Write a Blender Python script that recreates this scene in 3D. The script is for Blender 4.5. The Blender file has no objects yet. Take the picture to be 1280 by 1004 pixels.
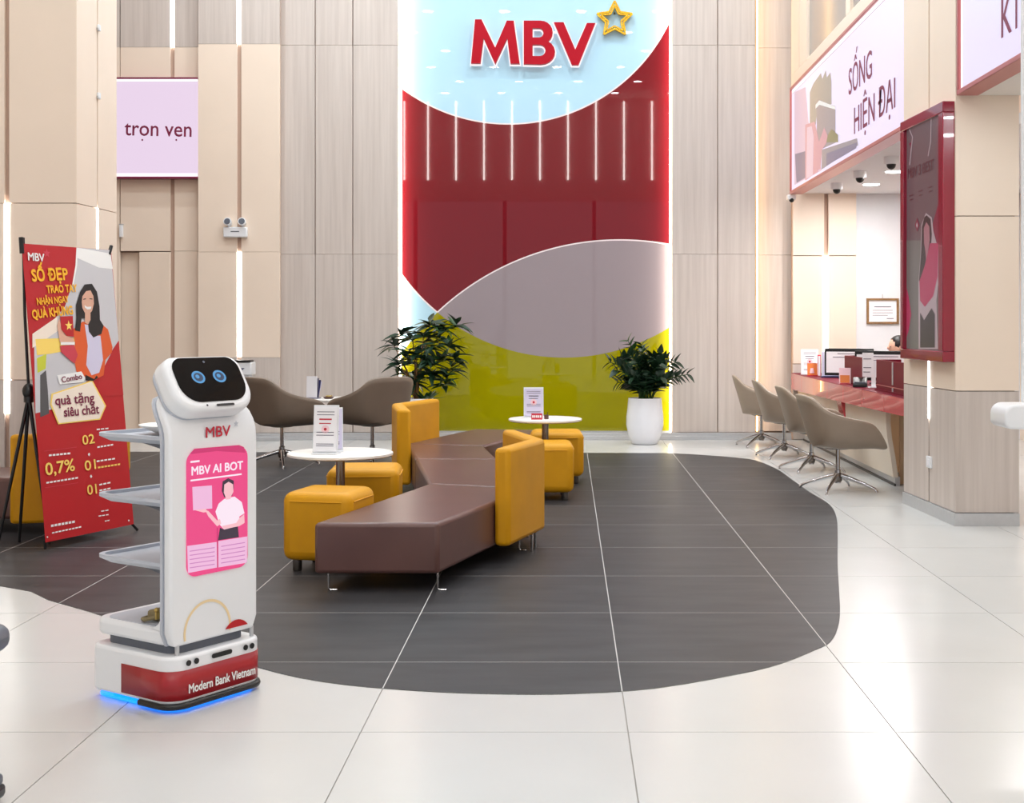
import bpy, math, random
from mathutils import Vector, Matrix
random.seed(7)
PI = math.pi
S = bpy.context.scene
COL = S.collection

# ------------------------------------------------------------------ camera, world, lights, exposure
H, F, VX, VY = 1.4, 1634.0, 710.0, 403.0          # eye height (m), focal length and vanishing point of a 1280 x 1004 frame
cam = bpy.data.cameras.new('camera'); camo = bpy.data.objects.new('camera', cam); COL.objects.link(camo)
camo.location = (0, 0, H); camo.rotation_euler = (PI/2, 0, 0)
cam.sensor_fit = 'HORIZONTAL'; cam.sensor_width = 36; cam.lens = F/1280*36
cam.shift_x = -(VX-640)/1280; cam.shift_y = -(502-VY)/1280
cam.clip_start = 0.05; cam.clip_end = 200
S.camera = camo

W = bpy.data.worlds.new('world'); S.world = W; W.use_nodes = True
wn = W.node_tree.nodes['Background']; wn.inputs[0].default_value = (0.90, 0.95, 1.0, 1); wn.inputs[1].default_value = .75

S.view_settings.view_transform = 'Standard'; S.view_settings.look = 'None'
S.view_settings.gamma = 1.0; S.view_settings.use_curve_mapping = False
S.view_settings.exposure = 0.27

CEIL = 7.3
def lamp(name, loc, power, size, color=(.86, .955, 1), rot=(0, 0, 0)):
    l = bpy.data.lights.new(name, 'AREA'); l.shape = 'DISK'; l.size = size; l.energy = power; l.color = color
    o = bpy.data.objects.new(name, l); o.location = loc; o.rotation_euler = rot; COL.objects.link(o); return o
for j, (y, pw) in enumerate(((-2.2, 8), (-0.6, 8), (1.2, 8), (3.0, 9), (4.8, 11), (6.6, 16), (8.4, 24), (10.2, 30), (12.0, 36), (13.8, 40))):
    n, st = (7, 1.45) if y < 8 else (5, 2.05)
    for i in range(n):
        lamp('downlight', (-4.6 + st*i + (0.5 if j % 2 else 0), y, CEIL-.02), pw*5/n, .20)
lamp('soffit_downlight', (3.3, 7.3, 2.94), 8, .16)
lamp('soffit_downlight', (2.95, 8.2, 2.94), 3, .12)

# ------------------------------------------------------------------ helpers
def px2x(px, y): return (px-VX)*y/F
def px2z(py, y): return H-(py-VY)*y/F

def lin(c):
    r = []
    for v in c:
        v /= 255.0
        r.append(v/12.92 if v <= .04045 else ((v+.055)/1.055)**2.4)
    return (*r, 1)

def mat(name, rgb, rough=.5, metal=0, spec=.5, emit=0, noise=0, nscale=8, coat=0, trans=0, alpha=1, stretch=None, bump=0, ior=None):
    m = bpy.data.materials.new(name); m.use_nodes = True
    nt = m.node_tree; b = nt.nodes['Principled BSDF']
    c = lin(rgb)
    b.inputs['Base Color'].default_value = c
    b.inputs['Roughness'].default_value = rough; b.inputs['Metallic'].default_value = metal
    b.inputs['Specular IOR Level'].default_value = spec
    b.inputs['Coat Weight'].default_value = coat; b.inputs['Coat Roughness'].default_value = .03
    b.inputs['Transmission Weight'].default_value = trans
    if ior: b.inputs['IOR'].default_value = ior
    if emit:
        b.inputs['Emission Color'].default_value = c; b.inputs['Emission Strength'].default_value = emit
    if noise or bump:
        tc = nt.nodes.new('ShaderNodeTexCoord'); mp = nt.nodes.new('ShaderNodeMapping')
        mp.inputs['Scale'].default_value = stretch or (1, 1, 1)
        nt.links.new(tc.outputs['Object'], mp.inputs['Vector'])
        n = nt.nodes.new('ShaderNodeTexNoise'); n.inputs['Scale'].default_value = nscale; n.inputs['Detail'].default_value = 4
        nt.links.new(mp.outputs['Vector'], n.inputs['Vector'])
    if noise:
        r = nt.nodes.new('ShaderNodeValToRGB')
        r.color_ramp.elements[0].position = .3; r.color_ramp.elements[1].position = .7
        r.color_ramp.elements[0].color = tuple(min(1, v*(1-noise)) for v in c[:3])+(1,)
        r.color_ramp.elements[1].color = tuple(min(1, v*(1+noise)) for v in c[:3])+(1,)
        nt.links.new(n.outputs['Fac'], r.inputs['Fac']); nt.links.new(r.outputs['Color'], b.inputs['Base Color'])
    if bump:
        bp = nt.nodes.new('ShaderNodeBump'); bp.inputs['Strength'].default_value = bump; bp.inputs['Distance'].default_value = .004
        nt.links.new(n.outputs['Fac'], bp.inputs['Height']); nt.links.new(bp.outputs['Normal'], b.inputs['Normal'])
    return m

def wood_mat(name, c0, c1):
    m = bpy.data.materials.new(name); m.use_nodes = True; nt = m.node_tree; b = nt.nodes['Principled BSDF']
    g = nt.nodes.new('ShaderNodeNewGeometry'); oi = nt.nodes.new('ShaderNodeObjectInfo')
    ad = nt.nodes.new('ShaderNodeVectorMath'); ad.operation = 'ADD'
    cx = nt.nodes.new('ShaderNodeCombineXYZ'); ml = nt.nodes.new('ShaderNodeMath'); ml.operation = 'MULTIPLY'; ml.inputs[1].default_value = 7
    nt.links.new(oi.outputs['Random'], ml.inputs[0]); nt.links.new(ml.outputs[0], cx.inputs[2])
    nt.links.new(g.outputs['Position'], ad.inputs[0]); nt.links.new(cx.outputs[0], ad.inputs[1])
    mp = nt.nodes.new('ShaderNodeMapping'); mp.inputs['Scale'].default_value = (11, 11, .35)
    nt.links.new(ad.outputs[0], mp.inputs['Vector'])
    n = nt.nodes.new('ShaderNodeTexNoise'); n.inputs['Scale'].default_value = 1.6; n.inputs['Detail'].default_value = 6; n.inputs['Roughness'].default_value = .65
    nt.links.new(mp.outputs['Vector'], n.inputs['Vector'])
    r = nt.nodes.new('ShaderNodeValToRGB'); r.color_ramp.elements[0].position = .3; r.color_ramp.elements[1].position = .68
    r.color_ramp.elements[0].color = lin(c0); r.color_ramp.elements[1].color = lin(c1)
    nt.links.new(n.outputs['Fac'], r.inputs['Fac']); nt.links.new(r.outputs['Color'], b.inputs['Base Color'])
    b.inputs['Roughness'].default_value = .5
    return m

def emis(name, rgb, strength):
    m = bpy.data.materials.new(name); m.use_nodes = True; nt = m.node_tree
    b = nt.nodes['Principled BSDF']; b.inputs['Base Color'].default_value = (.02, .02, .02, 1); b.inputs['Roughness'].default_value = .25
    b.inputs['Emission Color'].default_value = lin(rgb); b.inputs['Emission Strength'].default_value = strength
    return m

M = dict(
    wood=wood_mat('wood_veneer', (193, 180, 172), (211, 199, 191)),
    beige=mat('beige_laminate', (240, 221, 203), .45, noise=.02, nscale=2),
    joint=mat('joint_brown', (190, 160, 142), .8),
    white_wall=mat('white_paint', (232, 232, 236), .7, noise=.01),
    ceil=mat('ceiling_paint', (236, 230, 224), .8),
    alum=mat('brushed_aluminium', (196, 196, 198), .42, .35, noise=.03, nscale=30),
    tile_w=mat('white_porcelain', (206, 205, 203), .24, noise=.025, nscale=1.6),
    tile_d=mat('dark_slate_tile', (58, 57, 59), .44, spec=.24, noise=.26, nscale=2.2, stretch=(1, 3.5, 1)),
    grout=mat('grout', (168, 162, 156), .9),
    led=emis('led_white', (255, 250, 244), 7),
    led_cool=emis('led_feature', (255, 244, 226), 13),
    led_warm=emis('led_warm', (255, 212, 150), 6),
    red_gloss=mat('lacquer_red', (172, 0, 28), .4, spec=.15),
    white_glow=emis('white_halo_acrylic', (255, 240, 244), .9),
    gold=mat('polished_gold', (212, 160, 40), .22, .9),
    brown=mat('brown_leather', (101, 70, 65), .3, noise=.06, nscale=5, bump=.05),
    yellow=mat('yellow_leather', (212, 150, 12), .5, spec=.3, noise=.05, nscale=5, bump=.05),
    chrome=mat('chrome', (205, 205, 208), .16, 1),
    dark_metal=mat('dark_polished_metal', (128, 120, 114), .25, .9),
    taupe=mat('taupe_leather', (158, 141, 124), .48, noise=.04, nscale=6),
    taupe_shaded=mat('shaded_taupe_leather', (132, 116, 102), .48, noise=.04, nscale=6),  # taupe leather again, with the shade on the chair backs put into its colour
    table=mat('white_laminate', (244, 240, 235), .3, noise=.01),
    wplastic=mat('white_plastic', (236, 237, 240), .28, coat=.2, noise=.008),
    gplastic=mat('grey_plastic', (190, 194, 204), .4, noise=.02),
    dgplastic=mat('dark_grey_plastic', (92, 97, 108), .4, noise=.02),
    black=mat('black_plastic', (18, 18, 20), .35, noise=.05),
    glass_black=mat('black_screen_glass', (4, 5, 8), .06, spec=.22),
    red_wrap=mat('red_vinyl', (160, 30, 38), .3, noise=.02),
    blue_led=emis('blue_underglow', (8, 112, 235), 2.4),
    eye=emis('screen_blue', (60, 140, 196), .9),
    eye_in=emis('screen_blue_dark', (16, 48, 84), .8),
    pot=mat('white_glazed_pot', (238, 238, 243), .25, noise=.01),
    soil=mat('soil', (58, 42, 30), .9, noise=.3, nscale=40),
    leaf=mat('dark_green_leaf', (26, 54, 34), .42, noise=.25, nscale=12),
    leaf2=mat('mid_green_leaf', (46, 82, 38), .42, noise=.25, nscale=12),
    bark=mat('pale_bark', (140, 104, 66), .8, noise=.2, nscale=30),
    maroon=mat('maroon_acrylic', (112, 4, 34), .5, spec=.2),
    tvframe=mat('crimson_frame', (142, 16, 46), .22, coat=.6),
    pinkframe=mat('rose_metal_frame', (188, 104, 104), .3, .3),
    cream=mat('cream_counter', (232, 218, 200), .4, noise=.015, nscale=3),
    fascia=mat('rose_acrylic', (214, 78, 88), .08, coat=.8, noise=.05, nscale=3, stretch=(1, .8, 3)),
    paper=mat('paper', (244, 242, 246), .6),
    paper2=mat('lilac_print', (214, 208, 232), .6),
    pink_l=mat('pale_pink_print', (246, 208, 216), .6),
    ink=mat('ink_grey', (112, 106, 122), .7),
    inkred=mat('ink_red', (196, 40, 60), .7),
    orange=mat('orange_print', (232, 132, 62), .6),
    green_p=mat('green_print', (60, 160, 80), .6),
    navy=mat('navy_print', (38, 40, 92), .5),
    tan=mat('tan_board', (216, 186, 148), .6),
    skin=mat('skin', (222, 172, 148), .55),
    hair=mat('black_hair', (22, 17, 17), .45),
    suit=mat('dark_suit', (30, 28, 34), .7),
    brass=mat('brass', (190, 164, 96), .3, .8),
    khaki=mat('khaki_cloth', (140, 126, 92), .8, noise=.1),
    grey_glass=mat('grey_window_glass', (158, 152, 148), .12, spec=.6),
    # banner inks
    b_red=mat('banner_red', (188, 24, 32), .5), b_grey=mat('banner_grey', (205, 203, 207), .5), b_white=mat('banner_white', (246, 244, 242), .5),
    b_yel=mat('banner_yellow', (252, 186, 40), .5), b_yel2=mat('banner_light_yellow', (255, 220, 110), .5), b_or=mat('banner_orange', (226, 92, 36), .5),
    b_cream=mat('banner_cream', (248, 232, 216), .5), b_plum=mat('banner_plum', (126, 26, 66), .5), b_lime=mat('banner_lime', (206, 210, 60), .5),
    b_dark=mat('banner_dark_grey', (86, 84, 86), .5), b_pink=mat('banner_rose', (206, 62, 78), .5),
    # light-box prints
    lb=emis('lightbox_lilac', (224, 214, 242), .84), lb2=emis('lightbox_pink', (231, 210, 233), .84),
    lb_white=emis('lightbox_edge', (250, 246, 252), 1.1),
    lb_text=mat('sign_text_plum', (128, 34, 70), .5), lb_grey=emis('sign_print_grey', (160, 150, 158), .55), lb_sage=emis('sign_print_sage', (172, 164, 154), .55),
    lb_pink=emis('sign_print_pink', (226, 196, 220), .6), lb_rose=emis('sign_print_rose', (214, 150, 168), .6), lb_slate=emis('sign_print_slate', (120, 112, 150), .55),
    lb_olive=emis('sign_print_olive', (140, 136, 76), .5),
    # robot screen
    scr=emis('robot_screen_pink', (236, 66, 132), .8), scr_d=emis('robot_screen_rose', (206, 44, 110), .8), scr_w=emis('robot_screen_white', (252, 232, 246), .8),
    scr_l=emis('robot_screen_lilac', (240, 186, 222), .8), scr_s=emis('robot_screen_skin', (250, 190, 200), .8), scr_k=emis('robot_screen_black', (52, 36, 58), .8),
    scr_line=emis('robot_screen_line', (206, 130, 190), .8),
    # tall display
    tv_bg=emis('display_mauve', (84, 66, 70), .8), tv_bg2=emis('display_grey', (92, 88, 84), .8), tv_line=emis('display_pale_line', (150, 132, 136), .8),
    tv_text=emis('display_plum_text', (66, 22, 30), .8), tv_pink=emis('display_pink', (150, 40, 74), .8), tv_red=emis('display_crimson', (104, 6, 40), .8),
    tv_skin=emis('display_skin', (140, 92, 100), .8), tv_hair=emis('display_hair', (26, 18, 20), .8), tv_dark=emis('display_dark', (40, 34, 36), .8),
)
M['led_far'] = emis('led_street_side', (255, 250, 246), 22)
M['grout_l'] = mat('light_grout', (206, 203, 200), .8)
M['ring'] = mat('pale_gold_print', (240, 214, 168), .4)

class MB:
    def __init__(s): s.v = []; s.f = []
    def add(s, vs, fs):
        k = len(s.v); s.v += [tuple(v) for v in vs]; s.f += [tuple(i+k for i in f) for f in fs]; return s
    def box(s, x0, x1, y0, y1, z0, z1):
        return s.add([(x0,y0,z0),(x1,y0,z0),(x1,y1,z0),(x0,y1,z0),(x0,y0,z1),(x1,y0,z1),(x1,y1,z1),(x0,y1,z1)],
                     [(3,2,1,0),(4,5,6,7),(0,1,5,4),(1,2,6,5),(2,3,7,6),(3,0,4,7)])
    def prism(s, pts, vec):
        n = len(pts); p = [Vector(q) for q in pts]; vec = Vector(vec)
        return s.add(p+[q+vec for q in p], [tuple(range(n))[::-1], tuple(range(n, 2*n))]+[(i,(i+1)%n,(i+1)%n+n,i+n) for i in range(n)])
    def tube(s, pts, r, n=8):
        pts = [Vector(p) for p in pts]; rings = []
        rr = r if isinstance(r, (list, tuple)) else [r]*len(pts)
        up = Vector((0,0,1))
        for i, p in enumerate(pts):
            d = (pts[min(i+1,len(pts)-1)]-pts[max(i-1,0)]).normalized()
            a = d.cross(up if abs(d.z) < .95 else Vector((1,0,0))).normalized(); b = d.cross(a)
            rings.append([p+rr[i]*(a*math.cos(2*PI*k/n)+b*math.sin(2*PI*k/n)) for k in range(n)])
        vs = [v for ring in rings for v in ring]; fs = []
        for i in range(len(pts)-1):
            for k in range(n): fs.append((i*n+k, i*n+(k+1)%n, (i+1)*n+(k+1)%n, (i+1)*n+k))
        fs.append(tuple(range(n))[::-1]); fs.append(tuple(range((len(pts)-1)*n, len(pts)*n)))
        return s.add(vs, fs)
    def lathe(s, prof, n=24, c=(0,0,0)):
        vs = [(c[0]+r*math.cos(2*PI*k/n), c[1]+r*math.sin(2*PI*k/n), c[2]+z) for r, z in prof for k in range(n)]
        fs = [(i*n+k, i*n+(k+1)%n, (i+1)*n+(k+1)%n, (i+1)*n+k) for i in range(len(prof)-1) for k in range(n)]
        fs.append(tuple(range(n))[::-1]); m = len(prof)-1; fs.append(tuple(range(m*n, m*n+n)))
        return s.add(vs, fs)
    def ball(s, c, r, n=12, m=8):
        rx, ry, rz = r if isinstance(r, (list, tuple)) else (r,)*3
        prof = [(math.sin(PI*i/m), -math.cos(PI*i/m)) for i in range(m+1)]
        prof[0] = (.02, -1); prof[-1] = (.02, 1)
        t = MB().lathe(prof, n)
        return s.add([(c[0]+x*rx, c[1]+y*ry, c[2]+z*rz) for x, y, z in t.v], t.f)
    def tf(s, mtx): s.v = [tuple(mtx @ Vector(v)) for v in s.v]; return s

def link(o, parent=None, label=None, cat=None, group=None, kind=None):
    COL.objects.link(o)
    if parent: o.parent = parent
    if label: o['label'] = label
    if cat: o['category'] = cat
    if group: o['group'] = group
    if kind: o['kind'] = kind
    return o

def obj(name, mb, m, parent=None, bevel=0, seg=2, smooth=None, loc=None, **kw):
    if name == 'small_print': kw['kind'] = 'stuff'
    me = bpy.data.meshes.new(name)
    if isinstance(mb, MB): me.from_pydata(mb.v, [], mb.f)
    else: me = mb
    me.materials.clear(); me.materials.append(M[m] if isinstance(m, str) else m)
    if isinstance(mb, MB):
        import bmesh
        bm = bmesh.new(); bm.from_mesh(me); bmesh.ops.recalc_face_normals(bm, faces=bm.faces); bm.to_mesh(me); bm.free()
    if smooth is not None:
        for p in me.polygons: p.use_smooth = True
        me.set_sharp_from_angle(angle=math.radians(smooth))
    o = bpy.data.objects.new(name, me)
    if loc: o.location = loc
    link(o, parent, **kw)
    if bevel:
        b = o.modifiers.new('bevel', 'BEVEL'); b.width = bevel; b.segments = seg; b.limit_method = 'ANGLE'; b.angle_limit = math.radians(35)
        b.harden_normals = False
        for p in me.polygons: p.use_smooth = True
        me.set_sharp_from_angle(angle=math.radians(50 if smooth is None else smooth))
    return o

def thing(name, loc, rz=0, **kw):
    o = bpy.data.objects.new(name, None); o.location = loc; o.rotation_euler = (0, 0, rz); o.empty_display_size = .1
    return link(o, **kw)

def dup(root, loc, rz, label=None, group=None):
    r = root.copy(); COL.objects.link(r); r.location = loc; r.rotation_euler = (0, 0, rz)
    if label: r['label'] = label
    if group: r['group'] = group
    for ch in list(root.children):
        c = ch.copy(); COL.objects.link(c); c.parent = r
        for g in list(ch.children):
            d = g.copy(); COL.objects.link(d); d.parent = c
    return r

class Plane:
    """A flat surface in world space: origin, in-plane axes and the local matrix its prints use."""
    def __init__(s, origin, xa, ya, parent=None):
        s.parent = parent
        s.m = Matrix.Identity(4); xa = Vector(xa).normalized(); ya = Vector(ya).normalized(); n = xa.cross(ya)
        for i in range(3):
            s.m[i][0] = xa[i]; s.m[i][1] = ya[i]; s.m[i][2] = n[i]; s.m[i][3] = origin[i]
    def world(s):
        if s.parent is None: return s.m
        p = s.parent; return Matrix.Translation(p.location) @ p.rotation_euler.to_matrix().to_4x4() @ s.m
    def uv(s, px, py):
        """layout measured from the photograph: where the sight line through (px, py) meets this surface"""
        w = s.world(); o = w.translation; n = w.col[2].to_3d()
        d = Vector(((px-VX)/F, 1, -(py-VY)/F)); c = Vector((0, 0, H))
        t = (o-c).dot(n)/d.dot(n); q = w.inverted() @ (c+d*t)
        return (q.x, q.y)
    def flat(s, name, pts, m, lift=.001, thick=0, parent=None, **kw):
        par = parent or s.parent
        v = [s.m @ Vector((x, y, lift)) for x, y in pts]
        mb = MB()
        if thick: mb.prism(v, s.m.col[2].to_3d()*thick)
        else: mb.add(v, [tuple(range(len(v)))])
        return obj(name, mb, m, par, **kw)
    def pflat(s, name, pxs, m, lift=.001, thick=0, parent=None, **kw):
        return s.flat(name, [s.uv(*p) for p in pxs], m, lift, thick, parent, **kw)
    def bars(s, name, rects, m, lift=.001, parent=None, **kw):
        """several printed lines joined in one flat print"""
        mb = MB()
        for (x0, x1, y0, y1) in rects:
            mb.add([s.m @ Vector(q) for q in ((x0,y0,lift),(x1,y0,lift),(x1,y1,lift),(x0,y1,lift))], [(0,1,2,3)])
        return obj(name, mb, m, parent or s.parent, **kw)

def text_mesh(body):
    cu = bpy.data.curves.new('lettering', 'FONT'); cu.body = body; cu.resolution_u = 3
    o = bpy.data.objects.new('lettering', cu); COL.objects.link(o)
    dg = bpy.context.evaluated_depsgraph_get()
    me = bpy.data.meshes.new_from_object(o.evaluated_get(dg)); bpy.data.objects.remove(o); bpy.data.curves.remove(cu)
    return me
_cap = max(v.co.y for v in text_mesh('H').vertices)
def text(pl, body, x0, base, width, cap, m, bold=.01, lift=.003, extrude=0, parent=None, slant=0, rot=0, name='lettering', **kw):
    me = text_mesh(body)
    if bold > 0:                                   # heavier strokes: the outline repeated with small shifts, one flat mesh
        vs = [v.co.copy() for v in me.vertices]; fs = [tuple(p.vertices) for p in me.polygons]; mb = MB(); q = bold*.75
        for i_, (dx, dy) in enumerate(((0, 0), (q, 0), (-q, 0), (0, q), (0, -q), (q*.7, q*.7), (-q*.7, q*.7), (q*.7, -q*.7), (-q*.7, -q*.7))):
            mb.add([(v.x+dx, v.y+dy, .0002*i_) for v in vs], fs)
        me = bpy.data.meshes.new('lettering'); me.from_pydata(mb.v, [], mb.f)
    xs = [v.co.x for v in me.vertices]; a, b = min(xs), max(xs)
    for v in me.vertices:
        x = (v.co.x-a)*(width/(b-a)); y = v.co.y*cap/_cap
        x, y = x+slant*y, y
        x, y = x*math.cos(rot)-y*math.sin(rot), x*math.sin(rot)+y*math.cos(rot)
        v.co = pl.m @ Vector((x0+x, base+y, lift+v.co.z))
    kw.setdefault('kind', 'stuff' if len(body) > 1 else None)
    return obj(name, me, m, parent or pl.parent, **kw)
def ptext(pl, body, p0, p1, cap_px, m, **kw):
    """text from baseline start to baseline end, given in photo pixels"""
    a = Vector(pl.uv(*p0)); b = Vector(pl.uv(*p1)); c = Vector(pl.uv(p0[0], p0[1]-cap_px)); d = b-a
    return text(pl, body, a.x, a.y, d.length, (c-a).length, m, rot=math.atan2(d.y, d.x), **kw)

def rrect(w, h, r, n=6, cx=0, cy=0):
    r = r if isinstance(r, (list, tuple)) else (r,)*4
    out = []
    for k, (sx, sy) in enumerate(((1,1),(-1,1),(-1,-1),(1,-1))):
        for i in range(n+1):
            a = PI/2*k+PI/2*i/n
            out.append((cx+sx*(w/2-r[k])+r[k]*math.cos(a), cy+sy*(h/2-r[k])+r[k]*math.sin(a)))
    return out
def disc(cx, cy, rx, ry=None, n=24): ry = ry or rx; return [(cx+rx*math.cos(2*PI*i/n), cy+ry*math.sin(2*PI*i/n)) for i in range(n)]

# ------------------------------------------------------------------ floor: base, white tiles, dark inlay with a curved outline
floor = obj('floor', MB().box(-9, 5.6, -3.2, 16, -.12, -.004), 'grout', kind='structure')
T, X0, Y0 = .9125, .205, 4.465
rim = [(0,733),(60,750.5),(118,767.5),(200,795),(270,819),(330,837),(375,848),(425,856),(476,861),(550,866),(630,868.5),(720,868),(820,861),(924,843),(976.7,830),(1020,812.5),
       (1038,803),(1047,786),(1050,767),(1049,740),(1047,705),(1047,672),(1045.5,647),(1036.7,631),(1013,616),(990,600),(971.4,587),(945,576),(920,572.5),(898,570.5),(841,567),(760,566.5),(600,566),(420,565.5),(320,565.5),(200,565)]
ctrl = [((px-VX)/F*(F*H/(py-VY)), F*H/(py-VY)) for px, py in rim]
ctrl = [(-6.8, 8.1), (-4.6, 7.62)] + ctrl + [(-6.8, 14.1)]
blob = []
for i in range(len(ctrl)-1):
    p0, p1, p2, p3 = ctrl[max(i-1,0)], ctrl[i], ctrl[i+1], ctrl[min(i+2,len(ctrl)-1)]
    for k in range(3):
        t = k/3
        blob.append(tuple(.5*((2*p1[j])+(-p0[j]+p2[j])*t+(2*p0[j]-5*p1[j]+4*p2[j]-p3[j])*t*t+(-p0[j]+3*p1[j]-3*p2[j]+p3[j])*t**3) for j in (0,1)))
blob.append(ctrl[-1])
def clip(poly, x0, x1, y0, y1):
    for ax, lim, sgn in ((0,x0,1),(0,x1,-1),(1,y0,1),(1,y1,-1)):
        out = []
        for i in range(len(poly)):
            a, b = poly[i-1], poly[i]; da, db = sgn*(a[ax]-lim), sgn*(b[ax]-lim)
            if (da < 0) != (db < 0):
                t = da/(da-db); out.append((a[0]+t*(b[0]-a[0]), a[1]+t*(b[1]-a[1])))
            if db >= 0: out.append(b)
        poly = out
        if len(poly) < 3: return []
    return poly
def area(p): return abs(sum(p[i-1][0]*p[i][1]-p[i][0]*p[i-1][1] for i in range(len(p))))/2
g = .0022
whole = MB().box(0, T-2*g, 0, T-2*g, -.012, 0)
tile_me = None
for j in range(-2, 13):
    for i in range(-9, 6):
        x, y = X0+i*T+g, Y0+j*T+g
        if y > 15.5 or x < -7.6 or x > 5.2: continue
        c = clip(blob, x, x+T-2*g, y, y+T-2*g); ar = area(c) if c else 0
        full = ar > (T-2*g)**2*.999
        if not full:
            if tile_me is None:
                o = obj('floor_tile', whole, 'tile_w', floor); tile_me = o.data
            else:
                o = bpy.data.objects.new('floor_tile', tile_me); link(o, floor)
            o.location = (x, y, 0)
        if ar > .004:
            obj('dark_floor_tile', MB().prism([(p[0], p[1], -.01) for p in c], (0, 0, .0125)), 'tile_d', floor, label='dark grey slate-look tile of the curved inlay')
obj('inlay_grout', MB().prism([(x, y, -.003) for x, y in blob], (0, 0, .0052)), 'grout_l', floor)
# tiles nearer than the frame, one plain slab
obj('near_paving', MB().box(-7.6, 5.2, -3.1, Y0-2*T-g, -.012, 0), 'tile_w', floor)

# ------------------------------------------------------------------ back wall
YB = 15.56
wb = obj('wall_back', MB().box(-9, 5.6, 15.9, 16.1, 0, CEIL), 'joint', kind='structure')
def panel(name, p0, p1, y, z0, z1, m, gap=.005, thick=.05):
    return obj(name, MB().box(px2x(p0, y)+gap, px2x(p1, y)-gap, y, y+thick, z0+.0012, z1-.0012), m, wb, bevel=.002, seg=1)
obj('backing', MB().box(px2x(349, YB), px2x(499, YB), YB+.035, 15.9, 0, CEIL), 'joint', wb)
obj('backing', MB().box(px2x(839, YB), px2x(944.5, YB), YB+.035, 15.9, 0, CEIL), 'joint', wb)
zj = px2z(318, YB)
for a, b in ((350.5, 394), (394, 441), (441, 498.5), (839.5, 897), (897, 944.5)):
    for z0, z1 in ((.09, zj), (zj, 4.7), (4.7, CEIL)): panel('wood_panel', a, b, YB, z0, z1, 'wood')
for z0, z1 in ((.09, zj), (zj, 4.7), (4.7, CEIL)): panel('wood_panel', 945, 989.5, 15.72, z0, z1, 'wood')
obj('light_strip', MB().box(px2x(945.5, 15.6), px2x(947.2, 15.6), 15.585, 15.63, .1, CEIL), 'led_warm', wb, label='warm white light strip beside the wood panelling')
# beige pier with its light channel
YC = 15.45
obj('backing', MB().box(px2x(247.5, YC)+.01, px2x(349.5, YC)-.01, YC+.018, 15.9, 0, CEIL), 'joint', wb)
zl, zm, zu = px2z(447, YC), px2z(315, YC), px2z(55, YC)
for a, b in ((247, 297), (301, 350)):
    panel('wood_panel', a, b, YC, .09, zl, 'wood'); panel('beige_panel', a, b, YC, zl, zm, 'beige')
    panel('beige_panel', a, b, YC, zm, zu, 'beige'); panel('wood_panel', a, b, YC, zu, CEIL, 'wood')
def strip(p0, p1, y, z0, z1, m='led', parent=None, d=.03):
    return obj('light_strip', MB().box(px2x(p0, y), px2x(p1, y), y, y+d, z0, z1), m, parent or wb, label='white vertical light strip set in the panelling')
strip(296.4, 301.6, YC-.004, px2z(446, YC), zm); strip(296.2, 300.6, YC-.004, zu, CEIL)
# recess with door, left of the pier
YR = 15.58
zr = px2z(314, YR); zt = px2z(59, YR)
for a, b in ((60, 150), (150, 213.5), (217.5, 248)):
    panel('beige_panel', a, b, YR, zr, zt, 'beige'); panel('wood_panel', a, b, YR, zt, CEIL, 'wood')
panel('beige_panel', 217.5, 248, YR, .09, zr, 'beige')
panel('beige_panel', 60, 150, YR, .09, zr, 'beige')
obj('backing', MB().box(px2x(213, YR), px2x(218, YR), YR+.018, 15.9, 0, CEIL), 'joint', wb)
strip(213.2, 217.4, YR-.002, zt, CEIL)
obj('door_1', MB().box(px2x(174, YR), px2x(213, YR), YR, YR+.05, .01, zr-.01), 'beige', bevel=.004, seg=1, kind='structure')
obj('door_2', MB().box(px2x(151, 15.66), px2x(174, 15.66), 15.66, 15.71, .01, zr-.01), 'beige', bevel=.004, seg=1, kind='structure')
# baseboards
def base(p0, p1, y, name='baseboard_back'):
    o = obj(name, MB().box(px2x(p0, y), px2x(p1, y), y-.02, y, 0, .088).box(px2x(p0, y), px2x(p1, y), y-.028, y-.018, 0, .05), 'alum', bevel=.003, seg=1, kind='structure'); return o
base(350, 989, YB-.002); base(247, 350, YC-.002)

# alcove behind the counter
YA = 15.6
wa = obj('wall_alcove', MB().box(px2x(1070, YA), 5.6, YA+.02, 15.9, 0, 2.95), 'white_wall', kind='structure')
def apanel(name, p0, p1, z0, z1, m): return obj(name, MB().box(px2x(p0, YA)+.005, px2x(p1, YA)-.005, YA-.04, YA+.02, z0+.004, z1-.004), m, wa, bevel=.003, seg=1)
za1, za2 = px2z(320, YA), px2z(455, YA)
for a, b in ((990, 1030), (1034, 1070)):
    apanel('wood_panel', a, b, 0, za2, 'wood'); apanel('beige_panel', a, b, za2, za1, 'beige'); apanel('beige_panel', a, b, za1, 2.95, 'beige')
obj('backing', MB().box(px2x(990, YA), px2x(1070, YA), YA, YA+.06, 0, 2.95), 'joint', wa)
strip(1029, 1035, YA-.046, za2+.08, za1, parent=wa)
obj('wall_side', MB().box(5.4, 5.6, -3.2, 16, 0, CEIL), 'beige', kind='structure')
obj('ceiling_alcove', MB().box(2.80, 5.4, 10.1, 15.6, 2.935, 3.02), 'white_wall', kind='structure')
obj('ceiling_soffit', MB().box(2.80, 5.4, 5.6, 8.98, 2.96, 3.05), 'ceil', kind='structure')
ceil = obj('ceiling', MB().box(-9, 5.6, -3.2, 16, CEIL, CEIL+.12), 'ceil', kind='structure')
obj('wall_far_left', MB().box(-9, -8.8, -3.2, 16, 0, CEIL), 'beige', kind='structure')
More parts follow.
